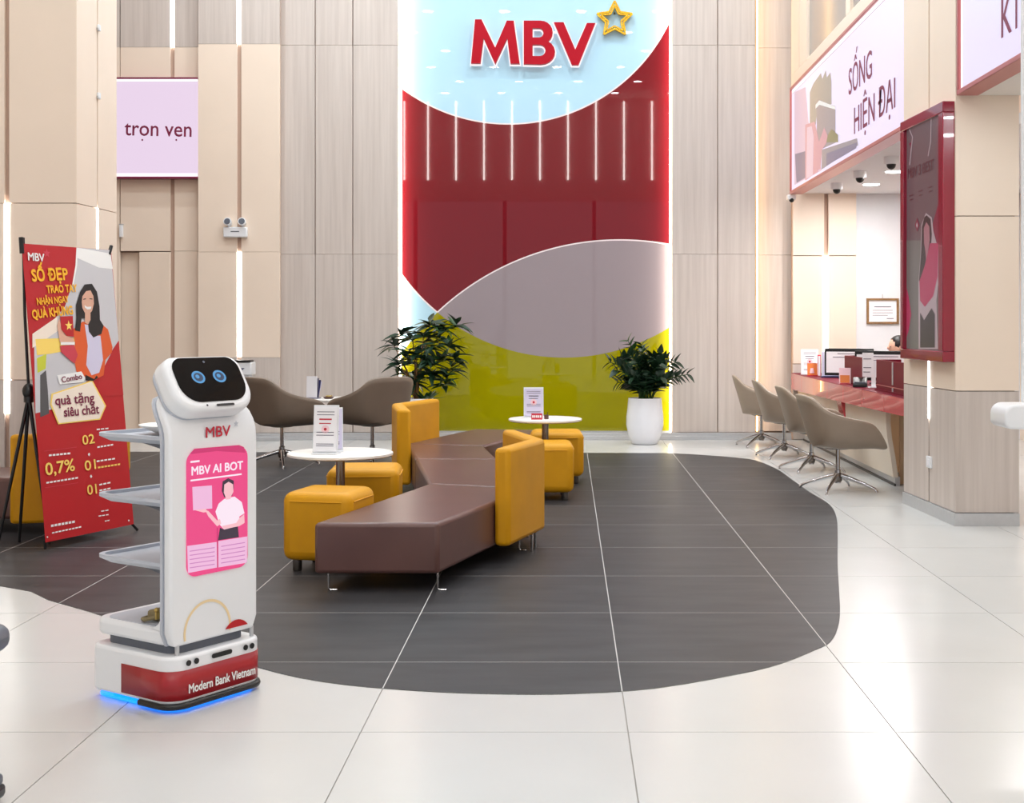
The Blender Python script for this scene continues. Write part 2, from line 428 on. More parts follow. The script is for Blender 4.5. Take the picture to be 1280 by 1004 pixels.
# rear (street) side: header with light lines over an open glazed front
wr = obj('wall_rear', MB().box(-9, 5.6, -3.3, -3.1, 4.6, CEIL), 'ceil', kind='structure')
for i in range(10):
    x = -4.31 if i == 0 else .737*(i-6)
    obj('light_strip', MB().box(x-.018, x+.018, -3.1, -3.07, 5.15, 7.22), 'led_far', wr, label='white vertical light strip on the street side header')
for i in range(7):
    obj('mullion', MB().box(-8.8+2.36*i, -8.7+2.36*i, -3.3, -3.15, 0, 4.6), 'dgplastic', wr)

# ------------------------------------------------------------------ feature wall panel
def feature_mat():
    m = bpy.data.materials.new('printed_glass_panel'); m.use_nodes = True; nt = m.node_tree; b = nt.nodes['Principled BSDF']
    g = nt.nodes.new('ShaderNodeNewGeometry'); sx = nt.nodes.new('ShaderNodeSeparateXYZ'); nt.links.new(g.outputs['Position'], sx.inputs[0])
    def math_(op, a, bb=None):
        n = nt.nodes.new('ShaderNodeMath'); n.operation = op
        for k, v in enumerate((a, bb)):
            if v is None: continue
            if isinstance(v, (int, float)): n.inputs[k].default_value = v
            else: nt.links.new(v, n.inputs[k])
        return n.outputs[0]
    def dist(px, py, R):
        x, z, r = px2x(px, YF), px2z(py, YF), R*YF/F
        dx = math_('SUBTRACT', sx.outputs[0], x); dz = math_('SUBTRACT', sx.outputs[2], z)
        d = math_('SQRT', math_('ADD', math_('MULTIPLY', dx, dx), math_('MULTIPLY', dz, dz)))
        return math_('SUBTRACT', d, r)
    def mix(fac, a, bcol):
        n = nt.nodes.new('ShaderNodeMix'); n.data_type = 'RGBA'; nt.links.new(fac, n.inputs[0])
        for k, v in ((6, a), (7, bcol)):
            if isinstance(v, tuple): n.inputs[k].default_value = v
            else: nt.links.new(v, n.inputs[k])
        return n.outputs[2]
    A, B, C = dist(636, -66, 221), dist(775, 633, 333), dist(705, 197, 250)
    iA, iB, iC = (math_('LESS_THAN', q, 0.0) for q in (A, B, C))
    sky, red, mauve, green, white = lin((178, 214, 232)), lin((116, 20, 29)), lin((152, 138, 142)), lin((150, 142, 4)), lin((240, 225, 225))
    inC = mix(iB, red, mauve); outC = mix(iB, sky, green)
    c = mix(iC, outC, inC); c = mix(iA, c, sky)
    notA = math_('SUBTRACT', 1, iA)
    lA = math_('LESS_THAN', math_('ABSOLUTE', A), .008)
    lB = math_('MULTIPLY', math_('MULTIPLY', math_('LESS_THAN', math_('ABSOLUTE', B), .008), iC), notA)
    lC = math_('MULTIPLY', math_('MULTIPLY', math_('LESS_THAN', math_('ABSOLUTE', C), .008), math_('SUBTRACT', 1, iB)), notA)
    line = math_('MAXIMUM', math_('MAXIMUM', lA, lB), lC)
    c = mix(line, c, white)
    nt.links.new(c, b.inputs['Base Color'])
    b.inputs['Roughness'].default_value = .006; b.inputs['Specular IOR Level'].default_value = .36
    return m
YF = 15.66
fp = thing('feature_panel', (px2x(669, YF), YF, 0), label='tall glossy wall panel printed with blue, dark red, mauve and lime green circles', cat='wall panel')
def loc_of(o, x, y, z): return (x-o.location.x, y-o.location.y, z-o.location.z)
x0, x1 = px2x(500, YF), px2x(838, YF); cx = fp.location.x
obj('printed_panel', MB().box(x0-cx, x1-cx, 0, .04, .1, CEIL-.02), feature_mat(), fp)
for a, b in ((499.0, 501.0), (837.4, 839.0)):
    obj('light_strip', MB().box(px2x(a, YB)-cx, px2x(b, YB)-cx, -.085, -.035, .09, CEIL-.02), 'led_cool', fp, label='bright light strip along the panel edge')
obj('plinth', MB().box(x0-cx, x1-cx, -.03, .03, 0, .1), 'alum', fp)

# logo sign
lg = thing('logo_sign', (px2x(690, YF), YF, px2z(82, YF)), label='red raised MBV letters with golden outline star on the pale blue circle', cat='sign')
k = YF/F
def LP(pts): return [((x-690)*k, 0, (82-y)*k) for x, y in pts]
def letter(outer, holes, name, y0, th, grow, m):
    cu = bpy.data.curves.new('letter', 'CURVE'); cu.dimensions = '2D'; cu.fill_mode = 'BOTH'; cu.extrude = th/2; cu.offset = grow
    for ring in [outer]+holes:
        sp = cu.splines.new('POLY'); sp.points.add(len(ring)-1)
        for p, (x, y) in zip(sp.points, ring): p.co = ((x-690)*k, (82-y)*k, 0, 1)
        sp.use_cyclic_u = True
    o = bpy.data.objects.new('letter', cu); COL.objects.link(o); dg = bpy.context.evaluated_depsgraph_get()
    me = bpy.data.meshes.new_from_object(o.evaluated_get(dg)); bpy.data.objects.remove(o)
    for v in me.vertices: v.co = Vector((v.co.x, y0-th/2-v.co.z, v.co.y))
    return obj(name, me, m, lg)
def arc(cx, cy, rx, ry, a0, a1, n=8): return [(cx+rx*math.cos(math.radians(a0+(a1-a0)*i/n)), cy-ry*math.sin(math.radians(a0+(a1-a0)*i/n))) for i in range(n+1)]
Mo = [(589.5,81),(594.5,26.5),(602.5,26.5),(619.5,61.5),(634,28),(642.5,28),(650,81.5),(638.5,81.5),(634.5,50),(619.5,82),(605,50),(601,81)]
Bo = [(655,82),(655,28)]+arc(676,42.5,15,14.5,90,-50)+arc(676,67,18,15.5,60,-90)
Bh = [[(666,37.5),(666,49)]+arc(674,43.2,5.5,5.8,-90,90)[::1], [(666,58),(666,72)]+arc(675,65,7,7,-90,90)]
Vo = [(692.5,30),(704.5,30),(719,64),(733.5,31),(744,31),(723,83),(715,83)]
for o_, h_ in ((Mo, []), (Bo, Bh), (Vo, [])):
    letter(o_, h_, 'letter', -.03, .07, 0, 'red_gloss')
    letter(o_, h_, 'halo_plate', -.004, .024, .014, 'white_glow')
star = MB()
def sp(r, i): a = PI/2+i*2*PI/10; return (768+r*math.cos(a), 26-r*math.sin(a))
for (ro, ri, w) in ((23, 11.5, 2.2), (17.5, 8.2, 1.8)):
    pts = [sp(ro if i % 2 == 0 else ri, i) for i in range(10)]
    for i in range(10):
        a, b = Vector(pts[i]), Vector(pts[(i+1) % 10]); d = (b-a).normalized(); n_ = Vector((-d.y, d.x))*w/2
        q = [a-n_, b-n_, b+n_, a+n_]
        star.prism([((p.x-690)*k, -.03, (82-p.y)*k) for p in q], (0, -.05-.002*(i % 2)-.004*(ro < 20), 0))
    star.prism([((768-690)*k-.01, -.001, (82-18)*k), ((768-690)*k+.01, -.001, (82-18)*k), ((768-690)*k, -.001, (82-15)*k)], (0, -.03, 0))
obj('star', star, 'gold', lg, label='golden double outline star')

# ------------------------------------------------------------------ left pier near the camera
YL0, YL1, XL = 9.67, 10.53, -3.64
wl = obj('wall_left', MB().prism([(-9, YL0+.03, 0), (XL-.03, YL0+.03, 0), (XL-.01, YL1, 0), (-9, YL1, 0)], (0, 0, CEIL)), 'joint', kind='structure')
z1_, z2_ = px2z(475, YL0), px2z(254, YL0)
xg = px2x(8.5, YL0)
for a, b in ((-9, xg-.018), (xg+.018, XL)):
    for z0, z1, m in ((.09, z1_, 'wood'), (z1_, z2_, 'beige'), (z2_, CEIL, 'beige')):
        obj(('wood' if m == 'wood' else 'beige')+'_panel', MB().box(a, b, YL0, YL0+.03, z0+.003, z1-.003), m, wl)
for a, b in ((YL0+.002, 10.09), (10.11, YL1)):
    for z0, z1, m in ((.09, z1_, 'wood'), (z1_, z2_, 'beige'), (z2_, CEIL, 'beige')):
        obj(('wood' if m == 'wood' else 'beige')+'_panel', MB().box(XL-.03, XL+.004, a, b, z0+.003, z1-.003), m, wl)
strip(5.2, 12, YL0-.004, px2z(517, YL0), z2_, parent=wl)
obj('light_strip', MB().box(XL-.02, XL+.008, 10.085, 10.115, px2z(420, 10.1), z2_), 'led', wl, label='white vertical light strip set in the panelling')
obj('baseboard_left', MB().box(-9, XL+.006, YL0-.016, YL1, 0, .088), 'alum', kind='structure')

# ------------------------------------------------------------------ right pier
PA, PB = Vector((2.60, 10.12)), Vector((2.664, 8.985))
wR = obj('wall_right', MB().prism([(PA.x+.03, PA.y, 0), (PB.x+.03, PB.y+.03, 0), (3.08, PB.y+.03, 0), (3.08, PA.y, 0)], (0, 0, CEIL)), 'joint', kind='structure')
zw, zb = .927, 2.131
def side(t0, t1, z0, z1, m):
    a, b = PA.lerp(PB, t0), PA.lerp(PB, t1)
    obj(('wood' if m == 'wood' else 'beige')+'_panel', MB().prism([(a.x, a.y, z0+.003), (b.x, b.y, z0+.003), (b.x+.03, b.y, z0+.003), (a.x+.03, a.y, z0+.003)], (0, 0, z1-z0-.006)), m, wR)
for t0, t1 in ((0, .505), (.53, 1)):
    for z0, z1, m in ((.09, zw, 'wood'), (zw, zb, 'beige'), (zb, CEIL, 'beige')): side(t0, t1, z0, z1, m)
for z0, z1, m in ((.09, zw, 'wood'), (zw, zb, 'beige'), (zb, CEIL, 'beige')):
    obj(('wood' if m == 'wood' else 'beige')+'_panel', MB().box(PB.x+.0305, 3.1, PB.y, PB.y+.028, z0+.003, z1-.003), m, wR)
q = PA.lerp(PB, .5175)
obj('light_strip', MB().box(q.x-.006, q.x+.02, q.y-.014, q.y+.014, .70, 1.3), 'led', wR, label='white vertical light strip below the tall display')
obj('baseboard_right', MB().prism([(PA.x-.012, PA.y, 0), (PB.x-.012, PB.y-.014, 0), (3.1, PB.y-.014, 0), (3.1, PB.y+.1, 0), (PA.x+.2, PA.y, 0)], (0, 0, .088)), 'alum', kind='structure')
# upper fascia over the long sign: frame, panes
wu = obj('wall_upper_right', MB().box(2.70, 2.9, 10.14, 15.56, 4.16, CEIL), 'joint', kind='structure')
for y0, y1, z0, z1 in ((10.14, 15.56, 4.16, 4.33), (14.54, 15.0, 4.33, CEIL), (15.03, 15.56, 4.33, CEIL), (12.3, 12.5, 4.33, CEIL), (10.14, 10.4, 4.33, CEIL)):
    obj('beige_panel', MB().box(2.655, 2.70, y0, y1-.004, z0, z1-.003), 'beige', wu)
for y0, y1 in ((12.5, 14.54), (10.4, 12.3)):
    obj('pane', MB().box(2.685, 2.70, y0, y1, 4.33, CEIL-.02), 'grey_glass', wu)

# ------------------------------------------------------------------ light-box signs
def sign_box(name, loc, length, z0, z1, label):
    t = thing(name, loc, -PI/2, label=label, cat='sign')          # local x runs along -Y of the room, local -y faces the hall
    h = z1-z0; f = MB(); d = .15; b_ = .035
    f.box(0, length, 0, d, 0, b_).box(0, length, 0, d, h-b_, h).box(0, b_, 0, d, b_, h-b_).box(length-b_, length, 0, d, b_, h-b_)
    obj('frame', f, 'pinkframe', t, bevel=.004, seg=1)
    obj('edge_glow', MB().box(b_, length-b_, .02, d-.01, b_, h-b_), 'lb_white', t)
    obj('inner_line', MB().box(b_+.07, length-b_, .012, .02, b_+.0, h-b_-.05), 'lb_text', t)
    obj('light_panel', MB().box(b_+.085, length-b_-.002, .006, .019, b_+.003, h-b_-.062), 'lb', t)
    return t, Plane((0, .006, 0), (1, 0, 0), (0, 0, 1), t)
s1, P1 = sign_box('light_box_sign', (2.606, 15.37, 2.905), 5.26, 2.905, 4.156, 'long lilac light box sign reading SỐNG HIỆN ĐẠI over the counter')
text(P1, 'SỐNG', 3.22, .605, .93, .235, 'lb_text', bold=.008)
text(P1, 'HIỆN ĐẠI', 3.45, .212, 1.50, .235, 'lb_text', bold=.008)
def z6(x, y): return (985+x/5.427, 60+y/5.427)
def pic(pl, pts, m, lift, name='picture'): return pl.pflat(name, [z6(*p) for p in pts], m, lift)
def clampP(pl, pts, m, lift, name='picture'):
    out = []
    for p in pts:
        u, v = pl.uv(*z6(*p)); out.append((min(max(u, .125), 5.2), min(max(v, .042), 1.15)))
    return pl.flat(name, out, m, lift)
clampP(P1, [(45,930),(45,300),(120,265),(140,500),(230,830)], 'lb_pink', .002)
clampP(P1, [(150,520),(150,300),(175,240),(225,170),(235,210),(258,150),(265,200),(290,165),(297,230),(298,380),(200,420),(190,520)], 'lb_sage', .003)
clampP(P1, [(195,400),(215,360),(325,395),(325,570),(330,640),(200,700)], 'lb_grey', .004)
clampP(P1, [(190,412),(215,385),(325,418),(325,398),(215,355),(190,385)], 'b_white', .005)
clampP(P1, [(120,900),(120,520),(185,500),(215,640),(205,840)], 'lb_rose', .005)
clampP(P1, [(128,890),(132,540),(165,530),(178,600),(172,865)], 'lb_pink', .006)
clampP(P1, [(200,830),(205,660),(250,540),(275,600),(262,650),(235,690),(225,820)], 'lb_rose', .006)
clampP(P1, [(265,640),(275,590),(300,550),(345,590),(345,640)], 'lb_olive', .007)
clampP(P1, [(232,825),(235,690),(475,612),(482,660)], 'lb_grey', .008)
clampP(P1, [(265,800),(268,715),(475,640),(470,680)], 'lb_slate', .009)
clampP(P1, [(50,720),(120,700),(120,880),(60,915)], 'lb_slate', .004)
s2, P2 = sign_box('light_box_sign', (2.664, 8.965, 2.955), 3.2, 2.955, 4.2, 'lilac light box sign with letters KI, cut by the picture edge')
text(P2, 'K', .92, .195, .19, .235, 'lb_text', bold=.008); text(P2, 'I', 1.175, .195, .03, .235, 'lb_text', bold=.008)
# "trọn vẹn" box on the recessed wall
xa, xb = -6.6, px2x(247.2, YC)
s3 = thing('light_box_sign', (xa, YC, px2z(223, YC)), label='small pink light box sign reading trọn vẹn on the left back wall', cat='sign')
h3 = px2z(96.5, YC)-px2z(223, YC)
obj('frame', MB().box(0, xb-xa, 0, .22, 0, .022).box(0, xb-xa, 0, .22, h3-.022, h3).box(0, .02, 0, .22, .022, h3-.022), 'lb_text', s3)
obj('light_panel', MB().box(.02, xb-xa-.004, .004, .2, .022, h3-.022), 'lb2', s3)
P3 = Plane((0, .004, 0), (1, 0, 0), (0, 0, 1), s3)
P3.flat('edge_glow', [(.03, .022), (xb-xa-.005, .022), (xb-xa-.005, .06), (.03, .06)], 'lb_white', .001)
P3.flat('edge_glow', [(.03, h3-.05), (xb-xa-.005, h3-.05), (xb-xa-.005, h3-.022), (.03, h3-.022)], 'lb_white', .001)
ptext(P3, 'tron ven', (155.5, 169), (239.5, 171), 18.5, 'lb_text', bold=.012)
for px in (178, 220.5):                                  # the dots under the vowels
    u, v = P3.uv(px, 175); P3.flat('lettering', disc(u, v, .011), 'lb_text', .004)

# ------------------------------------------------------------------ tall display on the right pier
tdir = Vector((2.58-2.535, 9.0-9.98)); tl = tdir.length; rz = math.atan2(tdir.y, tdir.x)
tv = thing('wall_display', (2.535, 9.98, 1.125), rz, label='tall portrait display in a glossy crimson frame on the right pier', cat='display')
hh, bz = 1.80, .075
fr = MB().box(0, tl, 0, .09, 0, bz).box(0, tl, 0, .09, hh-bz, hh).box(0, .07, 0, .09, bz, hh-bz).box(tl-.10, tl, 0, .09, bz, hh-bz)
obj('frame', fr, 'tvframe', tv, bevel=.006)
obj('screen', MB().box(.07, tl-.10, .03, .08, bz, hh-bz), 'tv_bg', tv)
PT = Plane((0, .03, 0), (1, 0, 0), (0, 0, 1), tv)
def zt1(x, y): return (1120+x/6.275, 130+y/6.275)
def zt2(x, y): return (1120+x/5.287, 270+y/5.287)
def tvp(name, pts, m, lift):
    out = []
    for p in pts:
        u, v = PT.uv(*p); out.append((min(max(u, .071), tl-.101), min(max(v, bz+.001), hh-bz-.001)))
    return PT.flat(name, out, m, lift)
tvp('picture', [zt2(55,165),(zt2(300,160)),zt2(300,880),zt2(55,880)], 'tv_bg2', .001)
tvp('picture', [zt2(50,475),zt2(85,530),zt2(102,650),zt2(85,760),zt2(50,800)], 'tv_pink', .002)
tvp('picture', [zt2(225,120),zt2(300,-150),zt2(300,180),zt2(225,180)], 'tv_red', .002)
tvp('picture_line', [zt1(105,205),zt1(128,260),zt1(105,480),zt1(112,480),zt1(135,260),zt1(112,200)], 'tv_line', .002)
tvp('picture_line', [zt1(275,110),zt1(270,300),zt1(250,410),zt1(256,410),zt1(277,300),zt1(281,110)], 'tv_line', .002)
tvp('woman_outline', [zt2(152,880),zt2(150,440),zt2(165,250),zt2(170,60),zt2(200,-20),zt2(240,10),zt2(250,100),zt2(290,250),zt2(285,420),zt2(270,560),zt2(280,880)], 'tv_line', .003)
tvp('hair', [zt2(155,430),zt2(170,230),zt2(175,70),zt2(190,10),zt2(205,-5),zt2(232,20),zt2(240,120),zt2(225,330),zt2(190,420)], 'tv_hair', .004)
tvp('face', [zt2(190,180),zt2(188,80),zt2(205,40),zt2(225,70),zt2(228,160),zt2(218,225),zt2(205,310),zt2(198,230)], 'tv_skin', .005)
tvp('jacket', [zt2(160,430),zt2(195,330),zt2(230,180),zt2(285,180),zt2(280,400),zt2(250,530),zt2(195,600),zt2(165,560)], 'tv_pink', .006)
tvp('skirt', [zt2(165,870),zt2(165,640),zt2(190,690),zt2(240,610),zt2(262,650),zt2(262,870)], 'tv_dark', .006)
ptext(PT, 'MBV 3 BEST', zt1(98,588), zt1(298,515), 12.5, 'tv_text', bold=.01, lift=.004)
tvp('badge', [zt2(128,60),zt2(142,12),zt2(156,60),zt2(142,105)], 'tv_red', .003)
tvp('badge_mark', [zt2(136,62),zt2(142,40),zt2(148,62),zt2(142,82)], 'tv_line', .004)
tvp('icon', [zt1(105,310),zt1(122,300),zt1(118,345)], 'tv_red', .003)
for cxp, cyp in ((122,735), (195,700), (272,670)):
    tvp('icon_text', [zt1(cxp-16,cyp-8),zt1(cxp+16,cyp-20),zt1(cxp+16,cyp-28),zt1(cxp-16,cyp-16)], 'tv_text', .003)
    tvp('icon_text', [zt1(cxp-12,cyp+25),zt1(cxp+12,cyp+15),zt1(cxp+12,cyp+6),zt1(cxp-12,cyp+16)], 'tv_text', .003)

# wall socket under the display
q2 = PA.lerp(PB, .535)
ws = thing('wall_socket', (q2.x, q2.y, px2z(585, q2.y)), rz, label='white square wall socket low on the wood pier', cat='socket')
obj('plate', MB().box(-.05, .05, -.014, .004, 0, .085), 'wplastic', ws, bevel=.004)
obj('rocker', MB().box(-.02, .02, -.018, -.013, .02, .065), 'paper', ws, bevel=.002)

# ------------------------------------------------------------------ counter
ct = thing('service_counter', (2.65, 12.8, 0), label='cream teller counter with a glossy rose acrylic fascia under the long sign', cat='counter')
def cy(y): return y-12.8
n = 14
def bulge(y): return -.03*math.sin(PI*(y-10.15)/(15.5-10.15))
ys = [10.15+(15.52-10.15)*i/n for i in range(n+1)]
outl = [(bulge(y), cy(y)) for y in ys]
obj('worktop', MB().prism([(x+.004, y, .775) for x, y in outl]+[(.72, cy(15.52), .775), (.72, cy(10.15), .775)], (0, 0, .025)), 'maroon', ct, bevel=.004, label='glossy maroon worktop')
for i in range(0, n, 2):
    a = outl[i:i+3]
    zb = [.775-.115-.055*((ys[i+j]-10.15)/5.37) for j in range(3)]
    mb = MB()
    v = [(x, y+(.004 if j == 0 else -.004 if j == 2 else 0), .796) for j, (x, y) in enumerate(a)]+[(x, y+(.004 if j == 0 else -.004 if j == 2 else 0), zb[j]) for j, (x, y) in enumerate(a)]
    v2 = [(x+.02, y, z) for x, y, z in v]
    mb.add(v+v2, [(0,1,4,3),(1,2,5,4),(7,6,9,10),(8,7,10,11),(0,6,7,1),(1,7,8,2),(3,4,10,9),(4,5,11,10),(0,3,9,6),(2,8,11,5)])
    obj('fascia', mb, 'fascia', ct, label='rose acrylic fascia segment')
mb = MB()   # curved front: leans back towards the floor
prof = [(.14, .075), (.115, .25), (.085, .42), (.075, .55), (.075, .68)]
ysf = [11.16+(15.5-11.16)*i/8 for i in range(9)]
for i, y in enumerate(ysf):
    for dx, z in prof: mb.v.append((dx+bulge(y)*.6, cy(y), z))
m_ = len(prof)
for i in range(8):
    for j in range(m_-1): mb.f.append((i*m_+j, (i+1)*m_+j, (i+1)*m_+j+1, i*m_+j+1))
k0 = len(mb.v)
for (x, y, z) in list(mb.v): mb.v.append((x+.04, y, z))
for i in range(8):
    for j in range(m_-1): mb.f.append((k0+i*m_+j, k0+i*m_+j+1, k0+(i+1)*m_+j+1, k0+(i+1)*m_+j))
for j in range(m_-1): mb.f.append((j, j+1, k0+j+1, k0+j)); mb.f.append((8*m_+j, k0+8*m_+j, k0+8*m_+j+1, 8*m_+j+1))
for i in range(8): mb.f.append((i*m_, k0+i*m_, k0+(i+1)*m_, (i+1)*m_)); mb.f.append((i*m_+4, (i+1)*m_+4, k0+(i+1)*m_+4, k0+i*m_+4))
obj('front_panel', mb, 'cream', ct, smooth=50)
obj('toe_kick', MB().box(.15, .19, cy(11.18), cy(15.5), 0, .08), 'alum', ct)
obj('toe_line', MB().box(.138, .15, cy(11.16), cy(15.5), 0, .02), 'black', ct)
for y in (10.35, 11.3, 12.2, 15.4):
    obj('support_panel', MB().box(.22, .68, cy(y), cy(y)+.03, 0, .775), 'tan' if y > 11 else 'white_wall', ct)
obj('rear_panel', MB().box(.6, .64, cy(10.3), cy(11.25), 0, .5), 'tan', ct)
yq = px2x(1053, 1) and 2.68*F/(1053-VX)
obj('divider_fin', MB().prism([(.005, cy(yq), .67), (.09, cy(yq), .67), (.085, cy(yq), .46), (.05, cy(yq), .47)], (0, .22, 0)), 'fascia', ct, label='rose acrylic fin below the fascia')

# chairs -----------------------------------------------------------------------
def shell_mb():
    """tub seat, faces local +x; returns closed shell"""
    rows = []      # (bottom, mid, top) along the U from right front to left front
    half = [((.30,-.24,.375),(.33,-.275,.385),(.325,-.285,.40)), ((.24,-.25,.37),(.26,-.295,.48),(.22,-.315,.585)), ((.10,-.25,.365),(.10,-.30,.48),(.08,-.325,.61)),
            ((-.04,-.25,.365),(-.06,-.29,.50),(-.09,-.315,.645)), ((-.12,-.235,.37),(-.155,-.275,.54),(-.20,-.275,.70)), ((-.165,-.20,.375),(-.215,-.225,.57),(-.265,-.235,.785)),
            ((-.185,-.11,.38),(-.235,-.12,.59),(-.30,-.16,.803)), ((-.19,0,.38),(-.24,0,.59),(-.31,0,.806))]
    full = half+[tuple((x,-y,z) for x, y, z in r) for r in half[-2::-1]]
    mb = MB(); nr = len(full)
    for r in full: mb.v += list(r)
    for i in range(nr-1):
        for j in range(2): mb.f.append((i*3+j, (i+1)*3+j, (i+1)*3+j+1, i*3+j+1))
    # floor pan
    mid = nr//2
    for i in range(mid-0):
        a, b = i, nr-1-i
        if i+1 < b-1: mb.f.append((a*3, b*3, (b-1)*3, (a+1)*3))
        elif i+1 == b-1: mb.f.append((a*3, b*3, (a+1)*3))
    return mb
def make_chair(loc, rz, m, label, group=None, sc=1.0, cat='chair'):
    t = thing('swivel_armchair', loc, rz, label=label, cat=cat, group=group)
    sh = obj('shell', shell_mb(), m, t, smooth=60)
    import bmesh
    bm = bmesh.new(); bm.from_mesh(sh.data); cl_ = bm.edges.layers.float.new('crease_edge')
    for e in bm.edges:
        if e.is_boundary: e[cl_] = .55
    bm.to_mesh(sh.data); bm.free()
    so = sh.modifiers.new('solid', 'SOLIDIFY'); so.thickness = .03; so.offset = 1
    ss = sh.modifiers.new('sub', 'SUBSURF'); ss.levels = 2; ss.render_levels = 2
    cu = MB().prism([(x, y, .40) for x, y in [(.30,-.225),(.30,.225),(.0,.235),(-.12,.20),(-.165,.10),(-.165,-.10),(-.12,-.20),(.0,-.235)]], (0,0,.07))
    obj('seat_cushion', cu, m, t, bevel=.025, seg=3)
    obj('seat_plate', MB().lathe([(.09,.345),(.11,.35),(.11,.372),(.02,.38)], 16), 'dark_metal', t, smooth=40)
    obj('column', MB().lathe([(.026,.06),(.026,.17),(.018,.175),(.018,.35)], 12), 'chrome', t, smooth=40)
    hub = obj('hub', MB().lathe([(.028,.07),(.036,.085),(.036,.135),(.028,.145)], 12), 'dark_metal', t, smooth=40)
    for q_ in range(4):
        a = PI/4+q_*PI/2+.2; c, s_ = math.cos(a), math.sin(a)
        obj('leg', MB().tube([(c*.03,s_*.03,.125),(c*.10,s_*.10,.105),(c*.22,s_*.22,.065),(c*.31,s_*.31,.028),(c*.325,s_*.325,.012),(c*.325,s_*.325,0)], [.02,.018,.014,.011,.011,.013], 8), 'chrome', t, smooth=50)
    if sc != 1: t.scale = (sc,)*3
    return t
c1 = make_chair((2.25, 10.9, 0), .10, 'taupe', 'taupe swivel armchair nearest the camera in the row at the counter', 'swivel armchairs along the counter')
dup(c1, (2.30, 12.35, 0), .02, 'taupe swivel armchair second from the camera in the counter row')
dup(c1, (2.25, 13.6, 0), -.04, 'taupe swivel armchair third from the camera in the counter row')
dup(c1, (2.19, 14.8, 0), -.08, 'taupe swivel armchair at the far end of the counter row, by the back wall')
l1 = make_chair((-2.80, 12.80, 0), math.radians(48), 'taupe_shaded', 'shade-darkened taupe swivel armchair behind the robot, left of the far round table', 'swivel armchairs at the far round table', 1.09)
r1 = dup(l1, (-1.93, 12.9, 0), math.radians(134), 'shade-darkened taupe swivel armchair before the left potted plant, right of the far table'); r1.scale = (1.09,)*3

# round tables ------------------------------------------------------------------
def round_table(loc, dia, label):
    t = thing('round_table', loc, label=label, cat='table', group='small white round tables')
    R = dia/2
    obj('tabletop', MB().lathe([(R-.02,.575),(R,.583),(R,.596),(R-.006,.60)], 48), 'table', t, smooth=40)
    obj('column', MB().lathe([(.028,.02),(.028,.575)], 16), 'dark_metal', t, smooth=40)
    obj('base_plate', MB().lathe([(.15,0),(.15,.008),(.05,.02),(.028,.03)], 24), 'dark_metal', t, smooth=40)
    return t
t1 = round_table((-1.403, 8.06, 0), .645, 'white round table between two yellow ottomans left of the brown bench')
t2 = round_table((-.19, 10.9, 0), .61, 'white round table behind the right yellow backrest, before the green wall')
t3 = round_table((-2.42, 13.78, 0), .66, 'white round table between the two shade-darkened taupe armchairs by the back wall')

# ottomans ---------------------------------------------------------------------
def ottoman(loc, rz, s, label, h=.45):
    t = thing('ottoman', loc, rz, label=label, cat='ottoman', group='yellow cube ottomans')
    a = s/2
    obj('cushion', MB().box(-a, a, -a, a, .065, h), 'yellow', t, bevel=.055, seg=4, smooth=70)
    sm = MB(); z = h-.05; b = a-.004
    for p, q_ in (((-b+.05,-a-.001),(b-.05,-a-.001)),((-b+.05,a+.001),(b-.05,a+.001)),((-a-.001,-b+.05),(-a-.001,b-.05)),((a+.001,-b+.05),(a+.001,b-.05))):
        sm.tube([(*p, z), (*q_, z)], .004, 6)
    obj('piping', sm, 'yellow', t)
    for sx in (-1, 1):
        for sy in (-1, 1):
            obj('foot', MB().lathe([(.022,0),(.026,.01),(.026,.07)], 12, (sx*(a-.07), sy*(a-.07), 0)), 'dark_metal', t, smooth=40)
    return t
ottoman((-1.362, 7.465, 0), math.radians(-12), .412, 'yellow cube ottoman nearest the camera, beside the front of the brown bench')
ottoman((-1.345, 8.68, 0), math.radians(4), .47, 'yellow cube ottoman behind the left round table')
ottoman((-.185, 10.42, 0), math.radians(2), .45, 'yellow cube ottoman in front of the right round table by the backrest')
ottoman((-.10, 11.5, 0), math.radians(2), .46, 'yellow cube ottoman behind the right round table, closest to the green wall')

# zigzag bench -------------------------------------------------------------------
bx, by = -.8, 9.6
bn = thing('zigzag_bench', (bx, by, 0), label='long zigzag bench of brown leather seats with two folded yellow backrests', cat='bench')
def seg(pts, z0=.095, z1=.36):
    return obj('seat', MB().prism([(x-bx, y-by, z0) for x, y in pts], (0, 0, z1-z0)), 'brown', bn, bevel=.022, seg=3, smooth=60)
A1, A2 = (-1.317, 6.77), (-.671, 6.77)
B1, B2 = (-.898, 8.43), (-.25, 8.19)
C1, C2 = (-1.16, 9.95), (-.535, 9.95)
D1, D2 = (-1.385, 11.2), (-.711, 11.03)
E1, E2 = (-.915, 12.75), (-.25, 12.65)
def lerp(a, b, t): return (a[0]+(b[0]-a[0])*t, a[1]+(b[1]-a[1])*t)
seg([A1, A2, B2, B1])
seg([lerp(B1, C1, .003), lerp(B2, C2, .003), C2, C1])
seg([lerp(C1, D1, .004), lerp(C2, D2, .004), D2, D1])
seg([lerp(D1, E1, .004), lerp(D2, E2, .004), E2, E1])
def chevron(pts_in, pts_out, z1):
    n_ = len(pts_in)
    return obj('backrest', MB().prism([(x-bx, y-by, .1) for x, y in pts_in+pts_out[::-1]], (0, 0, z1-.1)), 'yellow', bn, bevel=.028, seg=3, smooth=60, label='folded yellow leather backrest panel')
chevron([(-.430, 7.57), (-.245, 8.2), (-.45, 8.88)], [(-.338, 7.56), (-.148, 8.19), (-.353, 8.90)], .672)
chevron([(-1.25, 10.42), (-1.40, 11.2), (-1.158, 11.86)], [(-1.368, 10.44), (-1.51, 11.2), (-1.27, 11.9)], .705)
